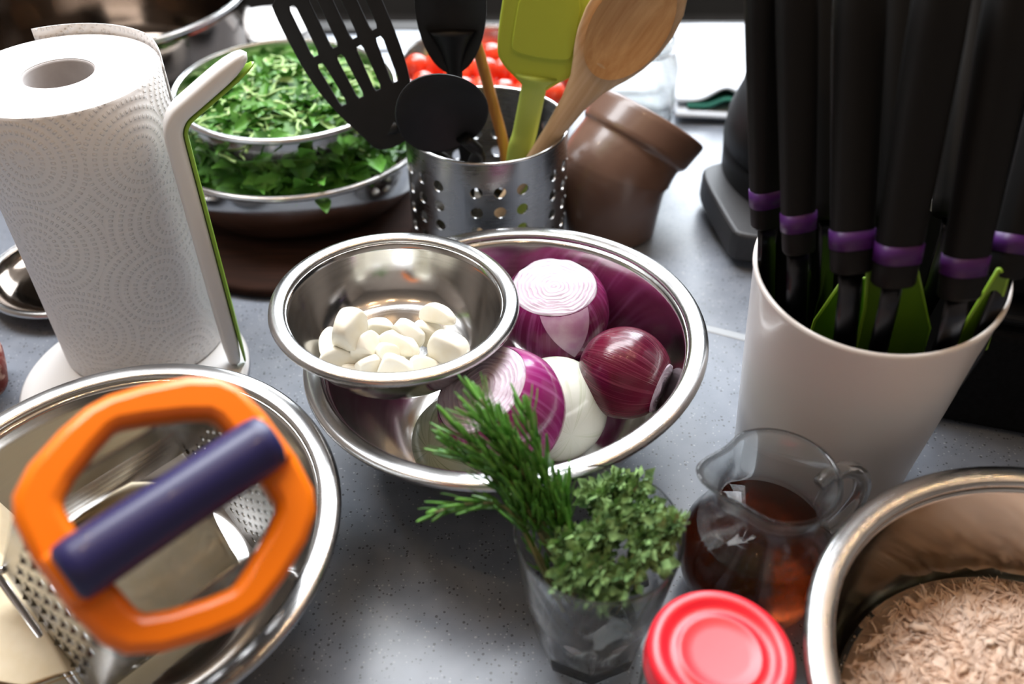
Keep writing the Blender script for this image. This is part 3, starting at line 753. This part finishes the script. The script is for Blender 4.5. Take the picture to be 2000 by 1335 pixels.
def knife(label, e, t, wd, bl_tip, bw, twist=0., band=True):
    """e handle end near blade, t far handle end, wd half width"""
    e, t, tip = Vector(e), Vector(t), Vector(bl_tip)
    ax = (t-e).normalized(); toc = Vector((0, 0, CAM_H))-e
    z = ax; x = Vector((1, .25+twist, 0))
    rt = root('kitchen_knife', label=label, cat='knife', M=frame(e, z, x), group='black knives in the white crock')
    L = (t-e).length
    sec = lambda k, zz, ex=0: [((wd*k+ex)*math.copysign(abs(math.cos(a))**.7, math.cos(a)), (wd*.72*k+ex)*math.copysign(abs(math.sin(a))**.7, math.sin(a)), zz) for a in [2*math.pi*j/28 for j in range(28)]]
    mb = MB(); mb.loft([sec(.5, -.001), sec(.86, 0), sec(.95, .0015), sec(.97, .010), sec(1, .03), sec(1.05, L*.45), sec(1.12, L*.8), sec(1.1, L*.95), sec(.9, L-.001), sec(.5, L)]); hob = mb.build('handle', M_BLACKH, rt)
    if band: mb = MB(); mb.loft([sec(.965, .0125), sec(.975, .0125, .0005), sec(.985, .022, .0005), sec(.985, .022)]); mb.build('purple_band', M_PURPLE, hob)['label'] = 'purple ring around the handle'
    inv = rt.matrix_world.inverted(); tl = inv @ tip; zz = tl.z
    rows = []
    for f in (0, .08, .3, .6, .85, 1):
        hw = bw*(1 if f < .7 else 1-.8*((f-.7)/.3)**2); cx = tl.x*f*f; cy = tl.y*f*f; z_ = zz*f
        rows.append([(cx-hw, cy, z_), (cx-hw*.6, cy-.0009, z_), (cx+hw*.7, cy-.0009, z_), (cx+hw, cy-.0003, z_), (cx+hw, cy+.0003, z_), (cx+hw*.7, cy+.0009, z_), (cx-hw*.6, cy+.0009, z_)])
    MB().loft(rows).build('blade', M_BLADE, rt)
def bt(dx, dy): return WC+Vector((dx, dy, .012))
knife('black knife nearest the grill tab, at the crock edge', W(1499, 440, .188), W(1497, -60, .318), .0094, bt(-.032, .022), .006)
knife('second black knife counted from the grill tab side', W(1560, 492, .190), W(1556, -60, .322), .0088, bt(-.028, .004), .007)
knife('third black knife from the grill tab side, with a broad handle', W(1662, 530, .192), W(1682, -70, .325), .0108, bt(-.014, -.012), .007)
knife('black knife in the middle of the crock, tilted outward', W(1743, 555, .190), W(1850, -60, .33), .0114, bt(-.004, -.02), .006)
knife('black knife tilted outward at the near right of the crock', W(1872, 580, .186), W(1985, -40, .325), .0112, bt(.012, -.02), .008, .1)
knife('black knife at the far right of the crock, mostly in shadow', W(1962, 540, .188), W(2110, -20, .31), .0098, bt(.03, -.012), .006, .1)
knife('black knife standing behind the others at the crock back', W(1748, 425, .192), W(1770, -120, .315), .0118, bt(.004, .03), .007, band=False)
knife('black knife at the crock back, seen between the second and third knives', W(1618, 425, .190), W(1612, -110, .312), .0112, bt(-.012, .03), .006, band=False)
knife('black knife at the back right, behind the tilted ones', W(1862, 425, .186), W(1930, -110, .3), .0122, bt(.02, .026), .007, band=False)
M_GREENT = mat('green_guard', (.11, .22, .012), .35, spec=.4); M_GREENE = mat('green_guard_edge', (.24, .42, .03), .35)
def guard(label, pts, lean):
    """flat green plate with a raised rim, standing in the crock"""
    ps = [WY(x, y, lean(y)) for x, y in pts]
    c = sum(ps, Vector())/len(ps); nrm = (ps[1]-ps[0]).cross(ps[-1]-ps[0]).normalized()
    if nrm.y > 0: nrm = -nrm
    rt = root('green_spatula', c, label, 'spatula', 'green plastic tools in the white crock')
    a = [p-c+nrm*.0008 for p in ps]; b = [p-c-nrm*.0008 for p in ps]
    MB().loft([b, a]).build('plate', M_GREENT, rt, smooth=False)
    MB().tube([p-c for p in ps+[ps[0]]], .0011, 6).build('raised_edge', M_GREENE, rt)
guard('green plastic paddle in the middle of the crock, raised bright edges', [(1700, 470), (1785, 500), (1815, 640), (1790, 730), (1660, 730), (1690, 600)], lambda y: .375)
guard('green plastic paddle beside the far right knife in the crock', [(1950, 525), (1968, 540), (1925, 680), (1860, 720), (1875, 650)], lambda y: .366)
guard('green plastic paddle low at the left inside the crock', [(1640, 555), (1700, 540), (1690, 720), (1570, 690), (1592, 625)], lambda y: .40)

# ------------------------------------------------------------------ black grill
gr2 = root('contact_grill', (.42, .66, 0), 'big black kitchen grill with a tab handle behind the white crock', 'grill')
gi = Matrix.Translation((-.42, -.66, 0))
M_APP = noisy('black_textured', (.005, .005, .0055), (.008, .008, .009), 300, .75, spec=.12, bump=.6, bscale=900, dist=.0004)
M_APPG = mat('black_gloss', (.006, .006, .0065), .5, spec=.25)
M_TAB = noisy('grey_black_tab', (.020, .019, .020), (.026, .024, .025), 400, .5)
A = W(1840, 815, .0); 
def slabpoly(poly, z0, z1, name, m, bev, ins=0.):
    mb = MB(); mb.loft([[gi @ Vector((x, y, z0)) for x, y in poly], [gi @ Vector((x, y, z1)) for x, y in poly]]); return mb.build(name, m, gr2, smooth=False, bevel=bev)
bodyp = [(.278, .455), (.70, .335), (.86, .80), (.34, .88), (.265, .80)]
slabpoly(bodyp, 0, .088, 'housing', M_APP, .008)
slabpoly([(.285, .462), (.69, .345), (.84, .79), (.345, .87), (.28, .79)], .088, .094, 'lid_seam', M_APPG, .0)
slabpoly([(.278, .456), (.70, .336), (.86, .80), (.34, .88), (.265, .80)], .094, .1, 'ledge', M_APPG, .003)
slabpoly([(.286, .466), (.70, .346), (.86, .80), (.34, .88), (.272, .80)], .1, .37, 'lid', M_APP, .02)
mb = MB(); mb.lathe([(0, .0), (.098, .0), (.104, .02), (.106, .05), (.107, .06), (.104, .063), (.108, .066), (.106, .09), (.098, .112), (.08, .13), (0, .14)], 64, M=gi @ Matrix.Translation((.302, .735, .0))); mb.build('round_housing', M_APPG, gr2)
tab = smooth_poly([W(*p, .035).to_2d()[:] for p in [(1376, 322), (1440, 312), (1500, 330), (1560, 470), (1440, 462), (1424, 440), (1370, 345)]], 2)
mb = MB(); mb.loft([[gi @ Vector((x, y, .008)) for x, y in tab], [gi @ Vector((x, y, .036)) for x, y in tab]]); mb.build('tab_handle', M_TAB, gr2, bevel=.004, smooth=False)
# ------------------------------------------------------------------ utensil cup
CC = Vector((-.0207, .665, 0)); CR, CH = .0665, .1225
cp = root('utensil_cup', CC, 'perforated steel utensil cup full of cooking tools', 'utensil holder')
def cup_mesh():
    mb = MB(); da = math.radians(16); cells = []
    a_list = []
    for k in range(6):
        cen = math.radians(-90+10+60*k)
        for q in (-1, 0, 1): a_list.append((cen+q*da-da/2, cen+q*da+da/2, True))
        a_list.append((cen+1.5*da, cen+math.radians(60)-1.5*da, False))
    z_rows = [(.0, .0155, False)]+[(.0155+.018*i, .0155+.018*(i+1), True) for i in range(5)]+[(.1055, .119, False), (.119, CH, False)]
    P = lambda a, z: (CR*math.cos(a), CR*math.sin(a), z)
    for a0, a1, h in a_list:
        for z0, z1, hz in z_rows:
            if h and hz:
                sq = [(a0+(a1-a0)*t, z0) for t in (0, .25, .5, .75)]+[(a1, z0+(z1-z0)*t) for t in (0, .25, .5, .75)]+[(a1-(a1-a0)*t, z1) for t in (0, .25, .5, .75)]+[(a0, z1-(z1-z0)*t) for t in (0, .25, .5, .75)]
                ca, cz = (a0+a1)/2, (z0+z1)/2
                ci = [(ca+.0050/CR*math.cos(math.radians(225+22.5*i)), cz+.0050*math.sin(math.radians(225+22.5*i))) for i in range(16)]
                vs = [P(*q) for q in sq]+[P(*q) for q in ci]
                mb.add(vs, [(i, (i+1) % 16, 16+(i+1) % 16, 16+i) for i in range(16)])
            else:
                n = 4; vs = [P(a0+(a1-a0)*i/n, z) for z in (z0, z1) for i in range(n+1)]
                mb.add(vs, [(i, i+1, n+2+i, n+1+i) for i in range(n)])
    return mb
o = cup_mesh().build('cup_wall', M_STEELC, cp)
b = o.modifiers.new('w', 'WELD'); b.merge_threshold = .0002
b = o.modifiers.new('s', 'SOLIDIFY'); b.thickness = .0011; b.offset = -1
b = o.modifiers.new('e', 'EDGE_SPLIT'); b.split_angle = .7
MB().lathe([(CR-.002, CH-.001), (CR-.0016, CH+.0004), (CR-.0004, CH+.0008), (CR+.0006, CH+.0003), (CR+.0008, CH-.0012), (CR, CH-.002)], 80, close=True).build('rim', M_STEEL2, cp)
MB().lathe([(0, .001), (CR-.0012, .001), (CR-.0012, .0025), (0, .0025)], 64).build('cup_base', M_STEELC, cp)

def utensil(name, label, cat): return root(name, CC, label, cat)
def loc(v): return Vector(v)-CC
# slotted turner
tr = utensil('slotted_turner', 'black nylon slotted turner leaning out of the utensil cup', 'turner')
def plate(me, O, X, Y, m, parent, name, curve=None):
    X, Y = Vector(X), Vector(Y).normalized(); X = (X-Y*X.dot(Y)).normalized(); Z = X.cross(Y)
    if Z.y > 0: Z = -Z
    def f(c):
        dz = curve(c) if curve else 0
        return loc(O)+X*c.x+Y*c.y+Z*(c.z+dz)
    bend(me, f); me.polygons.foreach_set('use_smooth', [True]*len(me.polygons)); me.set_sharp_from_angle(angle=.8)
    return place(name, me, m, parent)
n0 = WY(762, 262, .63); up_ = WY(612, -40, .655)
Yt = (up_-n0); Lt = Yt.length
outl = [(-.014, -.01), (.014, -.01), (.022, .006), (.033, .03), (.0375, .06), (.039, .105), (.037, .125), (-.037, .125), (-.039, .105), (-.0375, .06), (-.03, .03), (-.02, .006)]
sl = []
for r0, r1 in ((.034, .068), (.074, .112)):
    for i in range(4):
        x = -.0245+.0163*i; k = .9 if r0 < .05 else 1
        sl.append([(x*k-.0028, r0+.003), (x*k-.0018, r0), (x*k+.0018, r0), (x*k+.0028, r0+.003), (x+.0028, r1-.003), (x+.0018, r1), (x-.0018, r1), (x-.0028, r1-.003)])
me = flat([smooth_poly(outl, 2)]+sl, .0032, .0007)
plate(me, n0, (1, .1, .42), Yt, M_BLACKP, tr, 'slotted_blade', lambda c: -.004*(c.y/.1)**2)
MB().tube([loc(p) for p in spline([WY(757, 250, .632), WY(790, 262, .64), WY(850, 300, .652), Vector((.0, .69, .03)), Vector((.01, .695, .006))], 6)], [.009]*6+[.006]*19, 12, flat=(1.2, .6)).build('handle', M_BLACKP, tr)
# solid black spoon, bowl towards the viewer
def spoonbowl(O, X, Y, w_, l_, d_, m, parent, name, th=.002, egg=.12, facing=-1):
    X, Y = Vector(X), Vector(Y).normalized(); X = (X-Y*X.dot(Y)).normalized(); Z = X.cross(Y)
    if Z.y*facing < 0: Z = -Z
    rows = []
    def pt_(k, a, off):
        x = w_*k*math.cos(a)*(1-egg*math.sin(a)*k); y = l_*k*math.sin(a)
        return loc(O)+X*x+Y*y+Z*(-d_*(1-k*k)+off)
    for k in (.04, .2, .4, .6, .78, .9, .97, 1): rows.append([pt_(k, 2*math.pi*j/40, 0) for j in range(40)])
    for k in (1.012, .98, .9, .78, .6, .4, .2, .04): rows.append([pt_(k, 2*math.pi*j/40, -th) for j in range(40)])
    return MB().loft(rows).build(name, m, parent)
bs = utensil('solid_spoon', 'black nylon spoon with a broad oval bowl turned to the front of the cup', 'spoon')
bc = WY(862, 224, .592)
Yb = WY(920, 296, .618)-WY(800, 158, .572)
spoonbowl(bc, (1, .1, .75), -Yb, .0325, .042, .011, M_BLACKP, bs, 'spoon_bowl')
MB().tube([loc(p) for p in spline([WY(905, 270, .607), WY(935, 300, .617), Vector((-.03, .64, .09)), Vector((-.01, .68, .02)), Vector((-.008, .69, .006))], 6)], [.008]*5+[.0058]*20, 12, flat=(1.1, .6)).build('handle', M_BLACKP, bs)
# black ladle behind
ld = utensil('serving_spoon', 'black nylon serving spoon standing upright at the back of the cup', 'spoon')
spoonbowl(WY(880, 15, .655), (1, 0, .02), (0, .05, 1), .0262, .05, .009, M_BLACKP, ld, 'spoon_bowl', egg=-.05)
MB().tube([loc(p) for p in spline([WY(883, 60, .657), WY(887, 130, .655), WY(893, 215, .655), WY(915, 330, .66), Vector((-.045, .67, .006))], 6)], [.018, .016, .0135, .011, .009, .0075]+[.0062]*19, 12, flat=(1, .5), up=(0, 1, 0)).build('handle', M_BLACKP, ld)
# wooden stick
ws = utensil('wooden_spoon', 'thin round brown wooden handle between the black spoons and the lime spatula', 'spoon')
MB().tube([loc(p) for p in spline([WY(905, 20, .682), WY(930, 85, .68), WY(962, 200, .674), WY(988, 310, .668), Vector((.0, .672, .004))], 6)], [.0046]*25, 12).build('handle', M_WOODB, ws)
# lime spatula
sp = utensil('silicone_spatula', 'lime green silicone spatula standing in the utensil cup', 'spatula')
so = WY(1046, 165, .655); st = WY(1075, 0, .665)
outl = [(-.0085, -.004), (.0085, -.004), (.012, .0), (.03, .013), (.0345, .022), (.035, .06), (.0335, .088), (.028, .094), (-.03, .088), (-.0335, .082), (-.035, .06), (-.0345, .024), (-.03, .013), (-.012, .0)]
me = flat([smooth_poly(outl, 2)], .006, .002)
M_LIME = mat('lime_silicone', (.42, .50, .045), .42, spec=.35); M_LIMEH = mat('lime_handle', (.46, .58, .10), .38)
sb_ = plate(me, so, (1, .02, .0), st-so, M_LIME, sp, 'spatula_blade', lambda c: -.006*max(0, (c.y-.01)/.08)*(1-abs(c.x)/.05)+(.0022 if abs(c.x) < .024 and .02 < c.y else 0))
me = flat([smooth_poly([(-.0215, .022), (.0215, .022), (.024, .03), (.023, .08), (-.023, .076), (-.024, .03)], 2)], .003, .001)
plate(me, so+Vector((0, -.0042, 0)), (1, .02, .0), st-so, M_LIME, sb_, 'raised_panel', lambda c: -.004*max(0, (c.y-.01)/.08))
hpts = spline([WY(1047, 150, .652), WY(1040, 185, .6535), WY(1025, 260, .652), WY(1012, 315, .65), Vector((.002, .66, .004))], 5)
MB().tube([loc(p) for p in hpts], [.0165, .0145, .012]+[.0098]*(len(hpts)-3), 14, flat=(1, .35), up=(0, 1, 0)).build('handle', M_LIMEH, sp)
# wooden spoon, pale
wd = utensil('wooden_spoon', 'pale wooden spoon with a worn hollow bowl leaning right in the cup', 'spoon')
wc_ = WY(1225, 50, .655); wn = WY(1128, 190, .648)
dirw = (wc_-wn).normalized()
Xw = dirw.cross(Vector((0.1, 1, .1))).normalized(); Zw = Vector((0, -1, 0)); Zw = (Zw-dirw*Zw.dot(dirw)).normalized(); Xw = dirw.cross(Zw)
Mw = Matrix((Xw, Zw, dirw)).transposed().to_4x4(); Mw.translation = loc(wc_)
rows = []
def wrow(zz, hw, ht, dish): return [(hw*math.cos(a), (ht*math.sin(a)) - (dish*(1-math.cos(a)**2) if math.sin(a) > 0 else 0), zz) for a in [2*math.pi*j/32 for j in range(32)]]
for zz, hw, ht, dish in [(-.235, .0055, .005, 0), (-.2, .006, .0055, 0), (-.13, .0068, .006, 0), (-.095, .008, .006, 0), (-.07, .0105, .006, 0), (-.052, .015, .006, .0005), (-.04, .021, .006, .001), (-.034, .0245, .0062, .002), (-.029, .027, .0065, .006), (-.02, .0305, .007, .010), (-.005, .034, .0075, .013), (.012, .0345, .0078, .0135), (.028, .0315, .0075, .012), (.04, .0255, .007, .009), (.047, .018, .006, .004), (.052, .009, .004, .001), (.0535, .002, .001, 0)]:
    rows.append([tuple(p) for p in wrow(zz, hw, ht, dish)])
me = MB().loft(rows).mesh('spoon'); 
g = G(M_WOODL); s = g.n('SeparateXYZ', Vector=g.obj())
o = place('spoon_body', me, M_WOODL, wd, M=Mw)
hol = []
for k in (.05, .3, .55, .75, .9, 1.0):
    hol.append([(.0288*k*math.cos(a), .0072-.0128*(1-k*k)+.0007-.0035*k*k*(1-abs(math.cos(a)))*0, .001+.0425*k*math.sin(a)) for a in [2*math.pi*j/36 for j in range(36)]])
MB().loft(hol, True, False).build('bowl_hollow', M_WOODD, wd, M=Mw)['label'] = 'worn darker hollow of the spoon bowl'

# ------------------------------------------------------------------ brown tilted jar
bj = root('salt_jar', (.09, .70, 0), 'glossy brown ceramic jar with a tilted mouth beside the utensil cup', 'jar')
b0 = Vector((.09, .70, 0))
path = spline([(.09, .70, 0), (.0885, .70, .025), (.0895, .703, .05), (.1025, .716, .068), (.127, .741, .088)], 8)
rads = []
def jr_r(t):
    ks = [(0, .040), (.03, .0425), (.15, .0445), (.4, .0485), (.6, .0505), (.72, .0488), (.78, .0482), (.80, .0485), (.82, .0515), (.84, .0525), (.95, .0535), (.985, .0532), (1, .052)]
    for (a, b), (c, d) in zip(ks, ks[1:]):
        if a <= t <= c: return b+(d-b)*(t-a)/(c-a)
    return ks[-1][1]
dense = []
for i in range(len(path)-1):
    for k in range(4): dense.append(path[i].lerp(path[i+1], k/4))
dense.append(path[-1]); m_ = len(dense)
rings = []
for i, p in enumerate(dense):
    f = i/(m_-1); tt = Vector((.50, .40, .77)).normalized(); e = max(0, min(1, (f-.35)/.45)); e = e*e*(3-2*e)
    t = Vector((0, 0, 1)).lerp(tt, e).normalized(); x = Vector((1, 0, 0)); x = (x-t*x.dot(t)).normalized(); y = t.cross(x)
    rings.append([p-b0+(x*math.cos(a)+y*math.sin(a))*jr_r(f) for a in [2*math.pi*j/64 for j in range(64)]])
cen = sum(rings[-1], Vector())/64
inn = [[cen+(q-cen)*.93+Vector((.50, .40, .77))*(-.002) for q in rings[-1]]]
for f, k in ((.9, .9), (.7, .88), (.5, .88), (.25, .86), (.06, .8)):
    i = int(f*(m_-1)); c_ = sum(rings[i], Vector())/64; inn.append([c_+(q-c_)*k for q in rings[i]])
MB().loft(rings+inn).build('jar_body', M_CERAM, bj)

# ------------------------------------------------------------------ greens
M_LEAF = noisy('leaf', (.06, .20, .022), (.13, .34, .05), 60, .45, spec=.4)
M_LEAFP = noisy('pale_stem', (.28, .46, .13), (.42, .58, .24), 60, .5)
M_LEAFD = noisy('dark_leaf', (.03, .12, .012), (.08, .24, .025), 60, .45)
def leaf_mesh(seed, L, Wd, lobes=True):
    rr = random.Random(seed); rows = []
    for i in range(7):
        t = i/6; wv = math.sin(math.pi*min(1, t*.92+.05))**.8*Wd*(1+(.35*math.sin(t*11+seed) if lobes else 0)*.6)
        z = -.25*L*(t-.3)**2+.02*L*math.sin(t*9+seed)
        rows.append([(-wv, t*L, z+wv*.5), (-wv*.5, t*L, z+wv*.15), (0, t*L, z), (wv*.5, t*L, z+wv*.15), (wv, t*L, z+wv*.5)])
    return MB().loft(rows, False, False, ring_closed=False).mesh('leaf')
def heap(name, label, cat, c, R, hgt, lm, sizes, n_leaf, stems, rim_r, seed, mats, bedm):
    rr = random.Random(seed); rt = root(name, c, label, cat)
    rows = []
    for i in range(1, 21):
        r = R*i/20
        rows.append([(r*math.cos(a), r*math.sin(a), hgt*(1-(r/R)**2)*.8+.004*noise.noise(Vector((r*math.cos(a)*60, r*math.sin(a)*60, seed)))) for a in [2*math.pi*j/48 for j in range(48)]])
    mb = MB(); mb.loft(rows, True, False)
    for _ in range(500):
        a, r = rr.uniform(0, 6.28), R*math.sqrt(rr.random()); p = Vector((r*math.cos(a), r*math.sin(a), hgt*(1-(r/R)**2)*.8+.002))
        d = Vector((rr.gauss(0, 1), rr.gauss(0, 1), rr.gauss(.2, .5))).normalized(); s = d.cross(Vector((rr.gauss(0, .4), rr.gauss(0, .4), 1))).normalized()
        L = rr.uniform(.008, .018); mb.add([p, p+d*L*.5+s*L*.3, p+d*L, p+d*L*.5-s*L*.3], [(0, 1, 2, 3)])
    T(mb.build('leaf_bed', bedm, rt), kind='stuff')
    lms = [leaf_mesh(k+seed, 1, rr.uniform(.22, .34)) for k in range(6)]
    for k in range(n_leaf):
        a, r = rr.uniform(0, 6.28), R*math.sqrt(rr.uniform(0 if rim_r is None else rim_r, 1))
        o = bpy.data.objects.new('leaf', lms[k % 6]); COL.objects.link(o); o.parent = rt
        if not lms[k % 6].materials: lms[k % 6].materials.append(mats[k % len(mats)])
        o.location = (r*math.cos(a), r*math.sin(a), hgt*(1-(r/R)**2)*.8+rr.uniform(.001, .007))
        s = rr.uniform(*sizes); o.scale = (s, s, s); o.rotation_euler = (rr.uniform(-.7, .9), rr.uniform(-.7, .7), rr.uniform(0, 6.28))
    for k in range(stems):
        a, r = rr.uniform(0, 6.28), R*.95*math.sqrt(rr.random())
        p = Vector((r*math.cos(a), r*math.sin(a), hgt*(1-(r/R)**2)*.8+rr.uniform(.002, .007))); h = rr.uniform(0, 6.28); L = rr.uniform(.015, .038)
        pts = [p]
        for q in range(5):
            h += rr.uniform(-.6, .6); pts.append(pts[-1]+Vector((math.cos(h), math.sin(h), rr.uniform(-.25, .2)))*L/5)
        MB().tube(spline(pts, 2), rr.uniform(.0009, .0017), 5).build('stem', M_LEAFP, rt)
heap('chopped_greens', 'heap of bright chopped greens with pale stems in the deep steel bowl', 'greens', (-.2025, .7546, .088), .093, .03, None, (.010, .022), 200, 170, None, 4, [M_LEAF, M_LEAF, M_LEAFP, M_LEAF, M_LEAFD, M_LEAF], M_LEAFD)
heap('salad_leaves', 'green salad leaves around the stacked bowl in the wide steel bowl', 'greens', (-.203, .758, .060), .109, .016, None, (.018, .036), 150, 16, .45, 9, [M_LEAF, M_LEAFD, M_LEAF, M_LEAF, M_LEAFD, M_LEAF], M_LEAFD)

# ------------------------------------------------------------------ tomatoes
m_tom = noisy('tomato', (.72, .035, .012), (.80, .075, .02), 14, .22, coat=.4)
m_cal = mat('calyx', (.1, .25, .03), .6)
tl = [(815, 132, .052), (855, 128, .056), (892, 150, .058), (915, 135, .060), (905, 178, .054), (950, 140, .062), (985, 140, .060), (945, 175, .052), (985, 182, .05), (1020, 150, .058), (1060, 165, .052), (1080, 185, .046), (1095, 150, .05), (830, 165, .045), (870, 175, .048), (1025, 185, .047), (960, 110, .05), (1000, 110, .05), (1050, 125, .05), (900, 112, .05)]
for i, (px, py, z) in enumerate(tl):
    rt = root('cherry_tomato', W(px, py, z-.002), 'small shiny red tomato in the steel bowl behind the utensil cup', 'tomato', 'cherry tomatoes in the steel bowl')
    MB().lathe([(0, -.0145), (.006, -.0138), (.0115, -.009), (.0148, -.001), (.0138, .006), (.0095, .011), (.004, .0128), (0, .012)], 24).build('tomato_skin', m_tom, rt)
    rt.rotation_euler = (R_.uniform(-2, 2), R_.uniform(-2, 2), 0)

# ------------------------------------------------------------------ background things
def cloth(name, label, cat, corners, z, m, wav, fold=0, nu=30, nv=24, th=.003, zbase=.006):
    a, b, c_, d = [Vector(W(*p, 0)) for p in corners]; rows = []    # a,b near edge; d,c far edge
    for j in range(nv+1):
        v = j/nv; row = []
        for i in range(nu+1):
            u = i/nu; p = a.lerp(b, u).lerp(d.lerp(c_, u), v)
            p.z = zbase+z(u, v)+wav*noise.noise(p*16); row.append(p)
        rows.append(row)
    o = MB().loft(rows, False, False, ring_closed=False).build(name, m)
    md = o.modifiers.new('s', 'SOLIDIFY'); md.thickness = th; md.offset = 1
    return T(o, label, cat)
M_CLOTH = noisy('white_cloth', (.54, .56, .60), (.58, .60, .64), 20, .9, bump=.2, bscale=900)
M_CLOTHG = noisy('green_cloth', (.01, .10, .07), (.015, .14, .09), 40, .85)
dc = root('folded_towel', W(1390, 160, 0), 'folded white towel with green lining at the far edge of the worktop', 'towel')
for nm, cor, zf, m in (('lower_layer', [(1318, 242), (1462, 246), (1462, 72), (1300, 74)], lambda u, v: .001, M_CLOTH),
                       ('green_lining', [(1340, 232), (1462, 236), (1462, 90), (1315, 90)], lambda u, v: .006+.010*math.exp(-((u-.62)/.2)**2)*math.exp(-v*5), M_CLOTHG),
                       ('upper_layer', [(1318, 226), (1466, 226), (1460, 73), (1298, 74)], lambda u, v: .009+.016*math.exp(-((u-.62)/.22)**2)*math.exp(-v*5), M_CLOTH)):
    o = cloth(nm, None, None, cor, zf, m, .002); o.parent = dc; o.matrix_parent_inverse = dc.matrix_world.inverted() if False else Matrix.Translation(-dc.location)
cloth('paper_sheet', 'white paper sheet lying at the far edge behind the tomatoes', 'paper', [(735, 100), (955, 100), (958, 52), (720, 50)], lambda u, v: .0, noisy('paper_white', (.45, .50, .56), (.52, .56, .62), 14, .8), .001, th=.001, zbase=.002)
cloth('white_napkin', 'white cloth behind the brown jar, under the clip jar', 'napkin', [(1180, 190), (1312, 190), (1300, 76), (1200, 78)], lambda u, v: .0, M_CLOTH, .002, zbase=.002, th=.002)
cj = root('clip_jar', (.128, .90, 0), 'clear glass storage jar with wire clip behind the brown jar', 'jar')
MB().lathe([(0, 0), (.042, 0), (.046, .004), (.047, .03), (.047, .068), (.043, .08), (.0385, .085), (.0385, .092), (.036, .092), (.036, .084), (.0405, .078), (.0445, .066), (.0445, .008), (.04, .005), (0, .005)], 56).build('jar_body', M_GLASS, cj)
MB().lathe([(0, .1), (.03, .1), (.04, .097), (.041, .094), (.039, .093), (0, .094)], 48).build('glass_lid', M_GLASS, cj)
MB().tube([(.041*math.cos(a), .041*math.sin(a), .089) for a in [2*math.pi*j/40 for j in range(41)]], .0012, 6).build('wire_clip', M_CHROME, cj)
m_dish = mat('white_glaze', (.75, .74, .74), .2, coat=.4)
for k in range(3):
    pl = MB().lathe([(0, 0), (.03, 0), (.032, .002), (.055, .012), (.056, .0135), (.0545, .0135), (.03, .004), (0, .004)], 56).build('saucer', m_dish)
    pl.location = (-.305, 1.105, .001+.0085*k)
    T(pl, ['bottom saucer of the small white stack behind the stacked greens bowls', 'middle saucer of the small white stack behind the stacked greens bowls', 'top saucer of the small white stack behind the stacked greens bowls'][k], 'saucer', 'white saucers at the back')
sg = root('salami_piece', W(-52, 722, .02), 'piece of dark red marbled salami at the edge near the white holder base', 'salami')
MB().lathe([(0, -.02), (.018, -.02), (.0215, -.017), (.022, 0), (.0215, .017), (.018, .02), (0, .02)], 32).build('salami_body', noisy('salami', (.16, .02, .012), (.5, .3, .24), 130, .45, .5, .62), sg)
sg.location.z = .0221; sg.rotation_euler = (math.pi/2, 0, .5)
